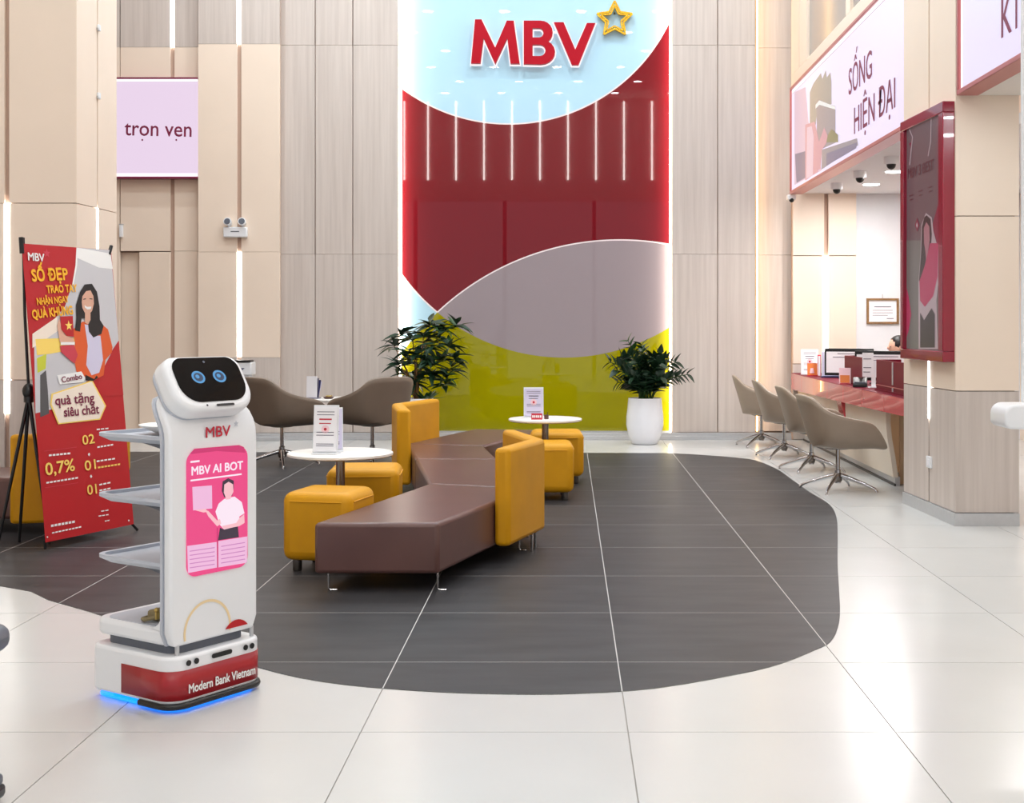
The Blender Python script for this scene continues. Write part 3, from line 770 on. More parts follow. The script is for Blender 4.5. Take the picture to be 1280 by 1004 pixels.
for x, y in ((-1.25, 6.82), (-.68, 6.82), (-.95, 8.2), (-.30, 8.0), (-.30, 8.5), (-1.1, 9.8), (-.6, 9.9), (-1.3, 11.0), (-.75, 11.1), (-.9, 12.6), (-.4, 12.5)):
    obj('leg', MB().tube([(x-bx, y-by, .1), (x-bx, y-by, .012), (x-bx+.012, y-by, .006), (x-bx+.045, y-by, .005)], .006, 8), 'chrome', bn)
for x, y in ((-.22, 7.97), (-.20, 8.06)):
    obj('leg', MB().tube([(x-bx, y-by, .105), (x-bx, y-by, 0)], .008, 8), 'chrome', bn)

# bench behind the banner ------------------------------------------------------------
lb_ = thing('lounge_bench', (-3.35, 9.0, 0), label='brown bench with a yellow backrest partly hidden behind the red banner', cat='bench')
obj('seat', MB().box(-1.1, .12, -.35, .3, .095, .37), 'brown', lb_, bevel=.025, seg=3, smooth=60)
obj('backrest', MB().prism([(-.24, -.60, .1), (.30, -.48, .1), (.28, -.38, .1), (-.26, -.50, .1)], (0, 0, .575)), 'yellow', lb_, bevel=.025, seg=3, smooth=60, label='yellow leather backrest panel')
for x, y in ((-1.0,-.28), (.0,-.28), (-1.0,.25), (.0,.25)): obj('leg', MB().tube([(x,y,.1),(x,y,0)], .008, 8), 'chrome', lb_)
ottoman((-4.10, 11.35, 0), 0, .47, 'yellow cube ottoman seen at the right edge of the red banner')

# ------------------------------------------------------------------ red roll banner on tripod
bdir = Vector((.297, .73)); bl = bdir.length
bo = thing('banner_stand', ((-3.197-2.9)/2, (8.0+8.73)/2, 0), math.atan2(bdir.y, bdir.x), label='red promotional banner with a smiling woman on a black tripod stand', cat='banner')
lean = Vector((0, .103, .9947)); BH = 1.845
fl = MB()
nv = 12
for i in range(nv+1):
    v = BH*i/nv
    for u in (0, bl/2, bl):
        sag = .006*math.sin(PI*i/nv)
        p = Vector((-bl/2+u, 0, .052))+lean*v; fl.v.append((p.x, p.y+sag*0, p.z))
for i in range(nv):
    for j in range(2): fl.f.append((i*3+j, i*3+j+1, (i+1)*3+j+1, (i+1)*3+j))
sheet = obj('banner_sheet', fl, 'b_red', bo)
PBn = Plane((-bl/2, 0, .052), (1, 0, 0), lean, bo)
sm_ = sheet.modifiers.new('solid', 'SOLIDIFY'); sm_.thickness = .002; sm_.offset = -1
def zq(ox, oy, s): return lambda x, y: (ox+x/s, oy+y/s)
za = zq(20, 295, 5.427); zb_ = zq(50, 380, 6.275); zc = zq(50, 470, 4.56); zd = zq(50, 530, 6.275)
def bp(name, f, pts, m, lift):
    out = []
    for p in pts:
        u, v = PBn.uv(*f(*p)); out.append((min(max(u, .001), bl-.001), min(max(v, .001), BH-.001)))
    return PBn.flat(name, out, m, lift, parent=sheet)
bp('photo_field', za, [(412,60),(640,80),(705,710),(655,770),(600,900),(460,1000),(430,1130),(60,1210),(120,668),(230,600),(330,480),(390,300),(408,200)], 'b_grey', .001)
bp('photo_field', za, [(415,150),(415,75),(640,120),(660,225),(560,215)], 'b_white', .0015)
bp('photo_field', za, [(408,70),(416,70),(414,200),(390,330),(380,330),(402,200)], 'b_white', .0016)
bp('photo_field', za, [(110,665),(280,548),(290,640),(160,730),(110,760)], 'b_cream', .0016)
bp('photo_field', za, [(130,700),(400,690),(395,770),(230,800),(140,810)], 'b_yel2', .0018)
bp('photo_field', za, [(140,830),(205,800),(200,900),(145,930)], 'b_lime', .0018)
bp('photo_field', zb_, [(0,560),(45,520),(60,680),(70,860),(0,890)], 'b_dark', .0018)
bp('red_corner', za, [(655,775),(700,712),(725,900),(735,1080),(540,1090),(565,930),(600,880)], 'b_red', .003)
# woman
bp('cardigan', zb_, [(265,440),(270,300),(255,200),(330,140),(470,150),(530,200),(565,340),(560,380),(510,440),(495,560),(420,600),(285,545)], 'b_or', .004)
bp('shirt', zb_, [(358,480),(370,330),(345,160),(400,170),(430,250),(470,250),(490,440),(460,540),(400,560)], 'paper2', .005)
bp('hair', za, [(395,640),(405,560),(402,470),(430,380),(460,330),(510,325),(545,380),(562,480),(565,570),(590,610),(575,665),(520,690),(490,650),(480,560),(440,560),(430,650)], 'hair', .006)
bp('face', za, [(440,450),(445,410),(470,375),(500,370),(520,410),(523,460),(510,510),(488,535),(460,520),(445,490)], 'skin', .007)
bp('neck', za, [(463,515),(500,525),(500,570),(485,600),(462,590)], 'skin', .0065)
bp('smile', za, [(458,470),(475,482),(505,480),(500,498),(478,500),(462,488)], 'b_white', .008)
bp('eyes', za, [(450,428),(468,424),(468,430),(450,434)], 'hair', .008); bp('eyes', za, [(492,424),(512,426),(512,432),(492,430)], 'hair', .008)
bp('hem', zb_, [(355,600),(350,555),(420,590),(440,560),(450,580),(410,605)], 'hair', .0055)
bp('sleeve', zb_, [(160,380),(150,330),(260,320),(290,400),(265,470),(215,430)], 'b_pink', .007)
bp('hand', zb_, [(150,300),(130,170),(145,110),(185,240),(255,270),(265,300),(265,325)], 'skin', .006)
bp('handheld_card', zb_, [(150,100),(250,95),(258,260),(200,250),(160,200)], 'b_red', .008)
sv = []
c0 = Vector(PBn.uv(*zb_(218, 172)))
bp('cuff', zb_, [(155,300),(265,300),(265,322),(155,322)], 'b_white', .008)
PBn.flat('star_print', [(c0.x+(.034 if i % 2 == 0 else .014)*math.sin(i*PI/5), c0.y+(.034 if i % 2 == 0 else .014)*math.cos(i*PI/5)) for i in range(10)], 'b_yel2', .009, parent=sheet)
def bt(s_, f, a, b, cap, m, bold=.03, lift=.005): return ptext(PBn, s_, f(*a), f(*b), cap, m, bold=bold, lift=lift, parent=sheet)
bt('MBV', za, (78,165), (190,175), 9.5, 'b_white', .03)
c0 = Vector(PBn.uv(*za(208, 118)))
PBn.flat('star_print', [(c0.x+(.03 if i % 2 == 0 else .013)*math.sin(i*PI/5), c0.y+(.03 if i % 2 == 0 else .013)*math.cos(i*PI/5)) for i in range(10)], 'b_pink', .002, parent=sheet)
bt('SỐ ĐẸP', za, (105,308), (352,296), 14, 'b_yel', .05)
bt('TRAO TAY', za, (205,388), (412,378), 9, 'b_yel', .05)
bt('NHẬN NGAY', za, (140,468), (355,450), 8, 'b_yel', .05)
bt('QUÀ KHỦNG', za, (108,562), (385,530), 10.5, 'b_yel', .05)
bp('tag', zb_, [(150,632),(130,560),(320,530),(350,580),(340,612)], 'b_white', .005)
bt('Combo', zb_, (165,618), (325,588), 7, 'b_plum', .02, .007)
bp('hexagon_border', zb_, [(75,790),(85,705),(405,598),(515,800),(468,908),(138,945)], 'b_yel2', .005)
bp('hexagon', zb_, [(85,785),(97,712),(400,610),(503,802),(460,900),(144,935)], 'b_cream', .006)
bt('quà tặng', zb_, (112,795), (420,768), 11.5, 'b_plum', .025, .008)
bt('siêu chất', zb_, (182,885), (458,858), 11.5, 'b_plum', .025, .008)
bt('02', zd, (330,165), (425,150), 11.5, 'b_yel2', .015)
bt('01', zd, (348,368), (435,352), 12, 'b_yel2', .015)
bt('01', zd, (368,558), (442,545), 12, 'b_yel2', .015)
bt('0,7%', zd, (40,405), (270,365), 15, 'b_yel2', .02)
for (a, b, th, m) in (((65,255),(240,238),24,'b_white'), ((45,470),(300,428),22,'b_white'), ((82,810),(275,775),30,'b_white'), ((90,862),(325,812),18,'b_white'), ((440,50),(540,40),18,'b_white'),
                   ((445,190),(575,168),20,'b_white'), ((440,300),(590,278),20,'b_white'), ((450,350),(630,322),22,'b_yel2'), ((460,485),(555,465),20,'b_white'), ((462,530),(555,510),20,'b_white'),
                   ((475,690),(540,680),14,'b_white'), ((455,728),(540,715),14,'b_white'), ((505,768),(545,760),14,'b_white')):
    a, b = Vector(a), Vector(b); n_ = max(2, int((b-a).length/26)); rects = []
    mbq = MB()
    for i in range(n_):
        p, q_ = a.lerp(b, (i+.06)/n_), a.lerp(b, (i+.82)/n_)
        pts = [PBn.uv(*zd(p.x, p.y)), PBn.uv(*zd(q_.x, q_.y)), PBn.uv(*zd(q_.x, q_.y-th*.6)), PBn.uv(*zd(p.x, p.y-th*.6))]
        mbq.add([PBn.m @ Vector((u, v, .003)) for u, v in pts], [(0,1,2,3)])
    obj('small_print', mbq, m, sheet)
for a, b in (((30,212),(285,180)), ((35,500),(295,460))): bp('rule_line', zd, [a, b, (b[0], b[1]+4), (a[0], a[1]+4)], 'b_pink', .003)
for a in ((382,240), (398,412)): bp('dot', zd, [(a[0]-9,a[1]),(a[0],a[1]-14),(a[0]+9,a[1]),(a[0],a[1]+14)], 'b_white', .003)
for a in ((55,888), (693,758)): bp('eyelet', zd, [(a[0]-7,a[1]),(a[0],a[1]-9),(a[0]+7,a[1]),(a[0],a[1]+9)], 'b_white', .004)
# tripod
bw = Matrix.Translation(bo.location) @ bo.rotation_euler.to_matrix().to_4x4()
def toB(p): return bw.inverted() @ Vector(p)
Yp = 8.12
top = toB((px2x(29, Yp), Yp, px2z(297, Yp))); hub = toB((px2x(36, Yp+.02), Yp+.02, px2z(489, Yp+.02)))
obj('pole', MB().tube([hub, hub.lerp(top, .5)+Vector((0, .01, 0)), top], .009, 8), 'black', bo, smooth=50)
obj('tripod_collar', MB().ball(hub, (.04, .04, .05)).tube([hub+Vector((0,0,.03)), hub-Vector((0,0,.07))], .03, 8), 'black', bo, smooth=50)
for fpx, fy in ((-3, 8.15), (62, 8.2), (24, 8.28)):
    foot = toB((px2x(fpx, fy), fy, .008)); obj('tripod_leg', MB().tube([hub-Vector((0,0,.03)), foot], [.012, .009], 8), 'black', bo, smooth=50)
cn = [Vector((-bl/2, .004, .06)), Vector((bl/2, .004, .06))]
obj('lower_arm', MB().tube([cn[0]+Vector((.01,.01,0)), cn[0]+Vector((.012,.01,-.05))], .009, 8), 'black', bo)
obj('lower_arm', MB().tube([cn[1]+Vector((-.02,.01,.01)), cn[1]+Vector((.03,-.01,-.052))], .009, 8), 'black', bo)
obj('corner_clip', MB().tube([Vector((-bl/2-.004, .0, .05))+lean*(BH-.06), Vector((-bl/2-.004, 0, .07))+lean*(BH+.02)], .014, 8), 'black', bo)
obj('corner_clip', MB().tube([Vector((bl/2-.02, .004, .05))+lean*(BH-.03), Vector((bl/2+.01, .004, .05))+lean*(BH+.03)], .012, 8), 'black', bo)

# ------------------------------------------------------------------ service robot
rb = thing('delivery_robot', (-1.462, 4.946, 0), math.radians(56.5), label='white service robot with tilted face screen, pink display and side trays', cat='robot')
HW, FD, BK = .225, -.213, .255
def foot_outline(w, y0, y1, rf, rb_): return rrect(2*w, y1-y0, (rb_, rb_, rf, rf), 6, 0, (y0+y1)/2)
def pr(outl, z0, z1): return MB().prism([(x, y, z0) for x, y in outl], (0, 0, z1-z0))
obj('base', pr(foot_outline(HW, FD, BK, .075, .06), .03, .2), 'wplastic', rb, bevel=.012, seg=3, smooth=60)
# bumper along the front
obj('bumper', pr(foot_outline(HW+.008, FD-.012, -.03, .08, .01), .012, .034), 'black', rb, bevel=.008, seg=2, smooth=60)
obj('underbody', pr(foot_outline(HW-.05, FD+.05, BK-.05, .05, .05), 0, .03), 'black', rb)
obj('under_light', pr(foot_outline(HW-.02, FD+.012, BK-.012, .07, .05), .006, .014), 'blue_led', rb, label='blue glowing light strip under the base')
# red vinyl wrap round the front of the base
ol = [p for p in foot_outline(HW+.0015, FD-.0015, BK, .0765, .06)]
front = [p for p in ol if p[1] < .05]
left_start = [(-HW-.0015, .06)]; right_end = [(HW+.0015, .06)]
path = sorted([p for p in front if p[0] < 0], key=lambda p: (round(math.atan2(p[1]-(FD+.0765), p[0]+HW-.0765) % (2*PI), 5)))
path = left_start+[(x, y) for x, y in path]+sorted([p for p in front if p[0] > 0], key=lambda p: (math.atan2(p[1]-(FD+.0765), p[0]-HW+.0765)))+right_end
wrap = MB()
for x, y in path: wrap.v += [(x, y, .044), (x, y, .150)]
for i in range(len(path)-1): wrap.f.append((2*i, 2*i+2, 2*i+3, 2*i+1))
w_ = obj('vinyl_wrap', wrap, 'red_wrap', rb, smooth=60)
wsol = w_.modifiers.new('solid', 'SOLIDIFY'); wsol.thickness = .0015; wsol.offset = 0
PF = Plane((0, FD-.004, 0), (1, 0, 0), (0, 0, 1), rb)
text(PF, 'Modern Bank Vietnam', -.152, .066, .318, .031, 'b_white', bold=.03, lift=.002, parent=w_)
for x in (-.152, -.116, .118, .15): PF.flat('sensor', disc(x, .175, .0105), 'black', .001, .003)
PF.flat('sensor_slot', rrect(.095, .017, .008, 4, .003, .176), 'black', .001, .003)
# neck gap and posts
obj('neck', pr(foot_outline(HW-.05, FD+.05, BK-.03, .05, .05), .195, .235), 'dgplastic', rb)
for x in (-.17, .185): obj('post', MB().tube([(x, FD+.035, .195), (x, FD+.035, .24)], .008, 8), 'alum', rb)
# bottom deck
obj('lower_deck', pr(foot_outline(.2, -.178, BK+.014, .07, .07), .232, .292), 'wplastic', rb, bevel=.016, seg=3, smooth=60)
obj('deck_mat', pr(foot_outline(.18, -.13, BK-.03, .03, .055), .291, .294), 'gplastic', rb)
# front column: rows of a rounded slab that leans back towards the top
CF, CB, CW = -.187, -.135, .207
def slab(yf, yb, grow):
    zs = [.232, .25, .28, .4, .6, .8, .9, .96, 1.0, 1.03, 1.06, 1.085, 1.105, 1.12, 1.128]
    mbq = MB()
    for z in zs:
        t = max(0, (z-1.04)/.088); w = CW+grow-.075*(1-math.sqrt(max(0, 1-t*t)))
        if z < .28: w -= .02*(1-(z-.232)/.048)
        dy = max(0, z-.97)**2*4.2
        mbq.v += [(-w, yf+dy, z), (w, yf+dy, z), (w, yb+dy, z), (-w, yb+dy, z)]
    for i in range(len(zs)-1):
        for j in range(4): mbq.f.append((i*4+j, i*4+(j+1) % 4, (i+1)*4+(j+1) % 4, (i+1)*4+j))
    n_ = (len(zs)-1)*4
    mbq.f += [(3, 2, 1, 0), (n_, n_+1, n_+2, n_+3)]
    return mbq
obj('front_column', slab(CF, CB-.012, 0), 'wplastic', rb, bevel=.010, seg=3, smooth=50)
obj('column_back', slab(CB-.011, CB, .004), 'gplastic', rb)
# fillet where column meets deck
fb = [(CB-.004, .285)]+[(CB+.07-.07*math.cos(a*PI/12), .292+.07-.07*math.sin(a*PI/12)) for a in range(0, 7)][::1]
obj('fillet', MB().prism([(-.2, y, z) for y, z in fb], (.4, 0, 0)), 'wplastic', rb, smooth=60)
PC = Plane((0, CF, 0), (1, 0, 0), (0, 0, 1), rb)
# display
disp = PC.flat('display', rrect(.29, .455, .04, 6, .008, .7025), 'scr', .001, .004)
def dp(name, pts, m, lift=.006): return PC.pflat(name, [(210+x/5.017, 540+y/5.02) for x, y in pts], m, lift, parent=disp)
dp('header', [(128,140),(160,105),(440,82),(470,95),(480,130),(300,120)], 'scr_d', .0055)
text(PC, 'MBV AI BOT', -.118, .845, .246, .030, 'scr_w', bold=.03, lift=.0065, slant=0, parent=disp)
PC.bars('small_print', [(-.122, .122, .823, .829), (-.122, -.08, .890, .897)], 'scr_w', .0062, disp)
dp('hair', [(330,370),(335,310),(370,290),(405,305),(405,350),(395,400),(345,410)], 'scr_k', .0065)
dp('shirt', [(290,500),(310,450),(345,420),(410,405),(455,440),(472,510),(440,530),(440,590),(345,612),(315,580)], 'scr_w', .0066)
dp('head', [(342,380),(345,330),(372,312),(400,328),(402,375),(385,410),(385,420),(355,425),(352,405)], 'scr_s', .007)
dp('forearm', [(225,490),(245,495),(300,555),(318,545),(325,575),(300,592),(245,530)], 'scr_s', .007)
dp('forearm', [(440,540),(470,515),(472,570),(440,590),(345,610),(330,590),(420,570)], 'scr_s', .007)
dp('skirt', [(305,680),(318,600),(345,612),(430,590),(437,660)], 'scr_k', .0068)
dp('hand', [(160,490),(225,482),(245,500),(215,505)], 'scr_s', .0068)
dp('card', [(145,345),(268,335),(270,480),(150,492)], 'scr_l', .0065)
dp('text_card', [(113,715),(298,690),(300,850),(118,885)], 'scr_l', .0065); dp('text_card', [(308,685),(490,655),(488,820),(308,850)], 'scr_l', .0065)
for i in range(5):
    dp('small_print', [(128,745+i*26),(285,722+i*26),(285,728+i*26),(128,751+i*26)], 'scr_line', .007); dp('small_print', [(325,715+i*26),(475,690+i*26),(475,696+i*26),(325,721+i*26)], 'scr_line', .007)
dp('divider', [(298,600),(306,600),(308,850),(300,850)], 'scr_d', .0062)
text(PC, 'MBV', -.048, .976, .118, .038, 'inkred', bold=.02, lift=.002)
PC.flat('star_print', [(.098+(.013 if i % 2 == 0 else .006)*math.sin(i*PI/5), 1.018+(.013 if i % 2 == 0 else .006)*math.cos(i*PI/5)) for i in range(10)], 'gplastic', .002)
# ring and red circle print at the foot of the column
def ring(cx_, cz, r0, r1, zmin, n_=40):
    mbq = MB(); pts = []
    for i in range(n_+1):
        a = PI*1.25*i/n_-PI*.125; c, s_ = math.cos(a), math.sin(a)
        if cz+r0*s_ < zmin: continue
        pts.append((c, s_))
    for c, s_ in pts:
        mbq.v += [tuple(PC.m @ Vector((cx_+r0*c, cz+r0*s_, .0015))), tuple(PC.m @ Vector((cx_+r1*c, cz+r1*s_, .0015)))]
    for i in range(len(pts)-1): mbq.f.append((2*i, 2*i+1, 2*i+3, 2*i+2))
    return obj('ring_print', mbq, 'ring', rb)
ring(-.038, .268, .102, .112, .243)
PC.flat('circle_print', [(.1+.07*math.cos(a*PI/24), max(.246, .210+.07*math.sin(a*PI/24))) for a in range(5, 20)], 'b_red', .003)
# trays
def tray(zt):
    o_ = foot_outline(.19, -.135, BK+.022, .02, .06); i_ = foot_outline(.172, -.125, BK+.004, .015, .05)
    mbq = MB(); n_ = len(o_)
    lo = foot_outline(.165, -.135, BK-.02, .015, .045)
    rings = [[(x, y, zt-.03) for x, y in lo], [(x, y, zt-.012) for x, y in o_], [(x, y, zt) for x, y in o_], [(x, y, zt) for x, y in i_], [(x, y, zt-.012) for x, y in i_]]
    for r in rings: mbq.v += r
    for k_ in range(4):
        for i in range(n_): mbq.f.append((k_*n_+i, k_*n_+(i+1) % n_, (k_+1)*n_+(i+1) % n_, (k_+1)*n_+i))
    mbq.f.append(tuple(range(n_))[::-1]); mbq.f.append(tuple(range(4*n_, 5*n_)))
    t_ = obj('tray', mbq, 'gplastic', rb, smooth=40)
    obj('bracket', MB().prism([(-.15, CB, zt-.028), (-.15, .06, zt-.028), (-.15, CB+.03, zt-.055), (-.15, CB, zt-.06)], (.3, 0, 0)), 'dgplastic', t_)
for z in (.985, .757, .527): tray(z)
# head: tilted case with black glass
th_ = math.radians(31)
Hm = Matrix.Translation((-.016, -.150, 1.162)) @ Matrix.Rotation(-th_, 4, 'X')
def hp(w, h, r, y0, y1, cz=0): return MB().prism([(x, y0, z) for x, z in rrect(w, h, r, 8, 0, cz)], (0, y1-y0, 0)).tf(Hm)
hd = obj('head', hp(.37, .230, (.064, .064, .088, .088), -.035, .045), 'wplastic', rb, bevel=.022, seg=4, smooth=70)
obj('head_back', hp(.356, .218, (.06, .06, .084, .084), .036, .06), 'gplastic', hd, bevel=.01, seg=2, smooth=60)
PH = Plane(Hm @ Vector((0, -.0355, 0)), Hm.to_3x3() @ Vector((1, 0, 0)), Hm.to_3x3() @ Vector((0, 0, 1)), rb)
PH.flat('face_glass', rrect(.312, .184, (.052, .052, .078, .078), 8, .002, .010), 'glass_black', .0005, .002, parent=hd)
for x in (-.052, .048):
    PH.flat('eye', disc(x, .02, .030, .026), 'eye', .003, parent=hd); PH.flat('pupil', disc(x, .02, .021, .018), 'eye_in', .0035, parent=hd)
    PH.flat('pupil', disc(x-.004, .022, .009, .008), 'eye', .004, parent=hd)
PH.flat('speaker_slot', rrect(.085, .010, .005, 4, .025, -.098), 'black', .0005, .001, parent=hd)
PH.flat('microphone', disc(-.06, -.096, .004), 'black', .0005, .001, parent=hd)
PH.flat('camera_lens', disc(.0, .083, .005), 'dgplastic', .003, .001, parent=hd)
obj('head_joint', MB().tube([(0, -.10, 1.03), (0, -.12, 1.15)], .06, 16), 'gplastic', rb, smooth=40)
# plate on the top tray, pouch on the deck
e_ = Vector((math.cos(math.radians(56.5)), math.sin(math.radians(56.5)))); nb = Vector((-e_.y, e_.x))
def rw(x, y): return (rb.location.x+e_.x*x+nb.x*y, rb.location.y+e_.y*x+nb.y*y)
px_, py_ = rw(.03, .06)
pl = thing('plate', (px_, py_, .974), label='white plate lying on the top tray of the robot', cat='plate')
obj('dish', MB().lathe([(.06,0),(.08,.006),(.138,.032),(.142,.037),(.132,.033),(.08,.012),(.001,.009)], 32), 'table', pl, smooth=40)
px_, py_ = rw(-.095, .0)
pc = thing('strap_pouch', (px_, py_, .295), math.radians(56.5), label='olive strap bundle with brass buckles on the lowest robot deck', cat='pouch')
obj('pouch', MB().box(-.04, .10, -.035, .035, 0, .038), 'khaki', pc, bevel=.012, seg=3)
obj('dark_end', MB().box(.04, .12, -.04, .03, .012, .06), 'black', pc, bevel=.01)
for x in (-.045, -.01): obj('buckle', MB().box(x-.012, x+.012, -.041, -.033, .012, .04).ball((x, -.03, .045), .010), 'brass', pc, bevel=.003)
obj('strap', MB().tube([(-.05,-.03,.02),(-.075,.0,.012),(-.06,.03,.008),(0,.045,.008)], .008, 6), 'khaki', pc)

lamp('underglow', (-1.462, 4.946, .03), 0.0001, .1)
bl_ = emis
# ------------------------------------------------------------------ cart cut by the left frame edge
ca = thing('serving_cart', (-1.868, 3.62, 0), label='grey serving cart only just showing at the left picture edge', cat='cart')
obj('tray', MB().prism([(x, y, .45) for x, y in rrect(.5, .45, .07, 6)], (0, 0, .072)), 'dgplastic', ca, bevel=.03, seg=3, smooth=60)
obj('base', MB().prism([(x, y, .012) for x, y in rrect(.44, .45, .02, 3)], (0, 0, .036)), 'black', ca, bevel=.01)
obj('base_cap', MB().prism([(x, y, .048) for x, y in rrect(.43, .44, .02, 3)], (0, 0, .03)), 'dgplastic', ca, bevel=.008)
obj('pole', MB().tube([(-.15, 0, .07), (-.15, 0, .47)], .03, 10), 'gplastic', ca)
for x in (-.2, .2):
    for y in (-.17, .17): obj('wheel', MB().tube([(x-.012, y, .02), (x+.012, y, .02)], .02, 12), 'black', ca)

# ------------------------------------------------------------------ potted plants
def pot(t, R=.215, h=.53):
    obj('pot', MB().lathe([(.13,0),(.15,.01),(.19,.10),(.214,.22),(.212,.32),(.20,.42),(.19,.53),(.175,.53),(.175,.50)], 32), 'pot', t, smooth=40)
    obj('soil', MB().lathe([(.176,.49),(.176,.505),(.02,.51)], 20), 'soil', t)
def leaf_mesh(L, w, fold=.3, droop=.25):
    mb = MB(); n_ = 4; pr_ = [.25, 1, .85, .5, .04]
    for i in range(n_+1):
        x = L*i/n_; z = -droop*L*(i/n_)**2; ww = w*pr_[i]/2
        mb.v += [(x, -ww, z+ww*fold), (x, 0, z), (x, ww, z+ww*fold)]
    for i in range(n_):
        for j in range(2): mb.f.append((i*3+j, (i+1)*3+j, (i+1)*3+j+1, i*3+j+1))
    me = bpy.data.meshes.new('leaf'); me.from_pydata(mb.v, [], mb.f)
    for p in me.polygons: p.use_smooth = True
    return me
def add_leaf(me, parent, p, d, roll=0):
    o = bpy.data.objects.new('leaf', me); COL.objects.link(o); o.parent = parent
    o.location = p; q_ = Vector(d).to_track_quat('X', 'Z') @ Matrix.Rotation(roll, 3, 'X').to_quaternion()
    o.rotation_mode = 'QUATERNION'; o.rotation_quaternion = q_
    return o
# left: bushy tree-like plant with rosettes of narrow leaves
p1 = thing('potted_plant', (px2x(522, 15.05), 15.02, 0), label='bushy dark green potted plant with narrow leaves at the left of the green wall', cat='plant')
pot(p1)
L1, L2 = leaf_mesh(.225, .07), leaf_mesh(.18, .06)
L1.materials.append(M['leaf']); L2.materials.append(M['leaf2'])
def wpt(px, py, dy=0): return Vector((px2x(px, 15.0)-p1.location.x, dy, px2z(py, 15.0)))
tips = []
for px, py, dy in ((492,432,.0),(500,455,-.1),(508,470,.1),(515,425,.05),(522,445,-.15),(530,420,-.05),(537,405,.0),(545,430,-.15),(552,450,.1),(556,412,.0),(562,432,-.1),(564,462,.05),(570,408,.05),(540,470,-.1),(555,480,.0),(525,465,.15),
                   (512,440,-.18),(535,448,-.2),(548,415,.1),(500,418,.02),(530,435,.2),(560,470,-.12),(520,478,-.05),(545,455,-.22),(510,452,.12),(568,448,0.)):
    tips.append(wpt(px, py, dy))
root = Vector((0, 0, .5))
for i, tp in enumerate(tips[:16]):
    midp = root.lerp(tp, .45)+Vector((0, 0, .06))
    if i < 7: obj('branch', MB().tube([root+Vector((random.uniform(-.03,.03), 0, 0)), midp, tp], [.016, .011, .005], 6), 'bark', p1, smooth=60)
for i, tp in enumerate(tips):
    for j in range(11):
        a = 2*PI*j/11+random.uniform(-.3, .3); el = random.uniform(-.35, .75)
        d = Vector((math.cos(a)*math.cos(el), .75*math.sin(a)*math.cos(el), math.sin(el)))
        if tp.y > .05 and d.y > .4: d.y *= .4
        add_leaf(L1 if random.random() < .7 else L2, p1, tp+Vector((0, 0, random.uniform(-.03, .03))), d, random.uniform(-.6, .6))
for j in range(18):
    a = random.uniform(0, 2*PI); add_leaf(L2, p1, (.10+.05*math.cos(a), -.04+.05*math.sin(a), .50), (math.cos(a), math.sin(a), random.uniform(.5, 1.6)))
# right: arching stems with paired leaflets
p2 = thing('potted_plant', (px2x(806, 15.05), 15.05, 0), label='dark green fan-shaped plant in a white egg-shaped pot at the right of the green wall', cat='plant')
pot(p2)
L3 = leaf_mesh(.13, .085, .25, .15); L3.materials.append(M['leaf']); L4 = leaf_mesh(.115, .06, .25, .15); L4.materials.append(M['leaf2'])
stems = [(760,452,-.05),(768,462,-.2),(775,446,.05),(784,425,0),(786,443,-.15),(795,452,-.25),(800,440,.1),(808,448,-.2),(815,445,-.05),(822,455,-.25),(828,442,.08),(836,447,-.05),(846,452,-.1),(862,468,-.02),(845,470,-.2),(770,478,-.1),(802,430,.05),(790,470,-.3),(825,470,-.3),(808,468,-.32)]
for si, (px, py, dy) in enumerate(stems):
    tp = Vector((px2x(px, 15.05)-p2.location.x, dy, px2z(py, 15.05)))
    b0 = Vector((random.uniform(-.08, .08), random.uniform(-.08, .05), .5)); cpt = b0.lerp(tp, .55)+Vector((-(tp.x)*.25, 0, .12))
    def bez(t): return b0*(1-t)**2+cpt*2*t*(1-t)+tp*t*t
    obj('stem', MB().tube([bez(i/6) for i in range(7)], [.012,.011,.010,.008,.007,.006,.004], 6), 'leaf2', p2, smooth=60)
    for j in range(9):
        t = .2+.8*j/8.5; p = bez(t); tg = (bez(min(1, t+.02))-bez(t-.02)).normalized()
        sd = tg.cross(Vector((0, 1, 0))).normalized()
        for sg in (-1, 1):
            d = tg*.75+sd*sg*.8+Vector((0, random.uniform(-.5, .2), 0)); add_leaf(L4 if px in (784, 802) else L3, p2, p, d, random.uniform(-.5, .5))

# ------------------------------------------------------------------ items on the round tables
def brochure(loc, rz, w, h, label, m='paper', lines=True, accent='inkred', group=None, tilt=.12):
    t = thing('brochure_stand', loc, rz, label=label, cat='brochure stand', group=group)
    obj('back_plate', MB().prism([(-w/2, 0, 0), (w/2, 0, 0), (w/2, .012, 0), (-w/2, .012, 0)], (0, tilt*h, h)), 'wplastic', t)
    obj('foot', MB().box(-w/2, w/2, -.035, .08, 0, .008), 'wplastic', t, bevel=.003)
    pl_ = Plane((-w/2, -.001, .012), (1, 0, 0), (0, tilt, 1), t)
    sheet_ = pl_.flat('leaflet', [(.006, .004), (w-.006, .004), (w-.006, h-.02), (.006, h-.02)], m, .002, .003)
    if lines:
        pl_.bars('small_print', [(w*.15, w*.85, h*f, h*(f+.015)) for f in (.82, .76, .40, .34, .16, .12)], 'ink', .006, sheet_)
        pl_.bars('accent_print', [(w*.25, w*.75, h*.66, h*.69), (w*.25, w*.72, h*.58, h*.60)], accent, .006, sheet_)
        pl_.flat('picture', disc(w*.5, h*.47, w*.16), 'pink_l', .006, parent=sheet_); pl_.flat('picture', disc(w*.5, h*.47, w*.06), 'inkred', .0065, parent=sheet_)
    return t
brochure((px2x(406, 7.93), 7.93, .60), math.radians(-6), .155, .295, 'white leaflet stand at the front of the left round table')
brochure((px2x(414, 8.10), 8.09, .60), math.radians(14), .15, .27, 'second leaflet stand, turned, behind the white one on the left table', 'paper2', True, 'green_p')
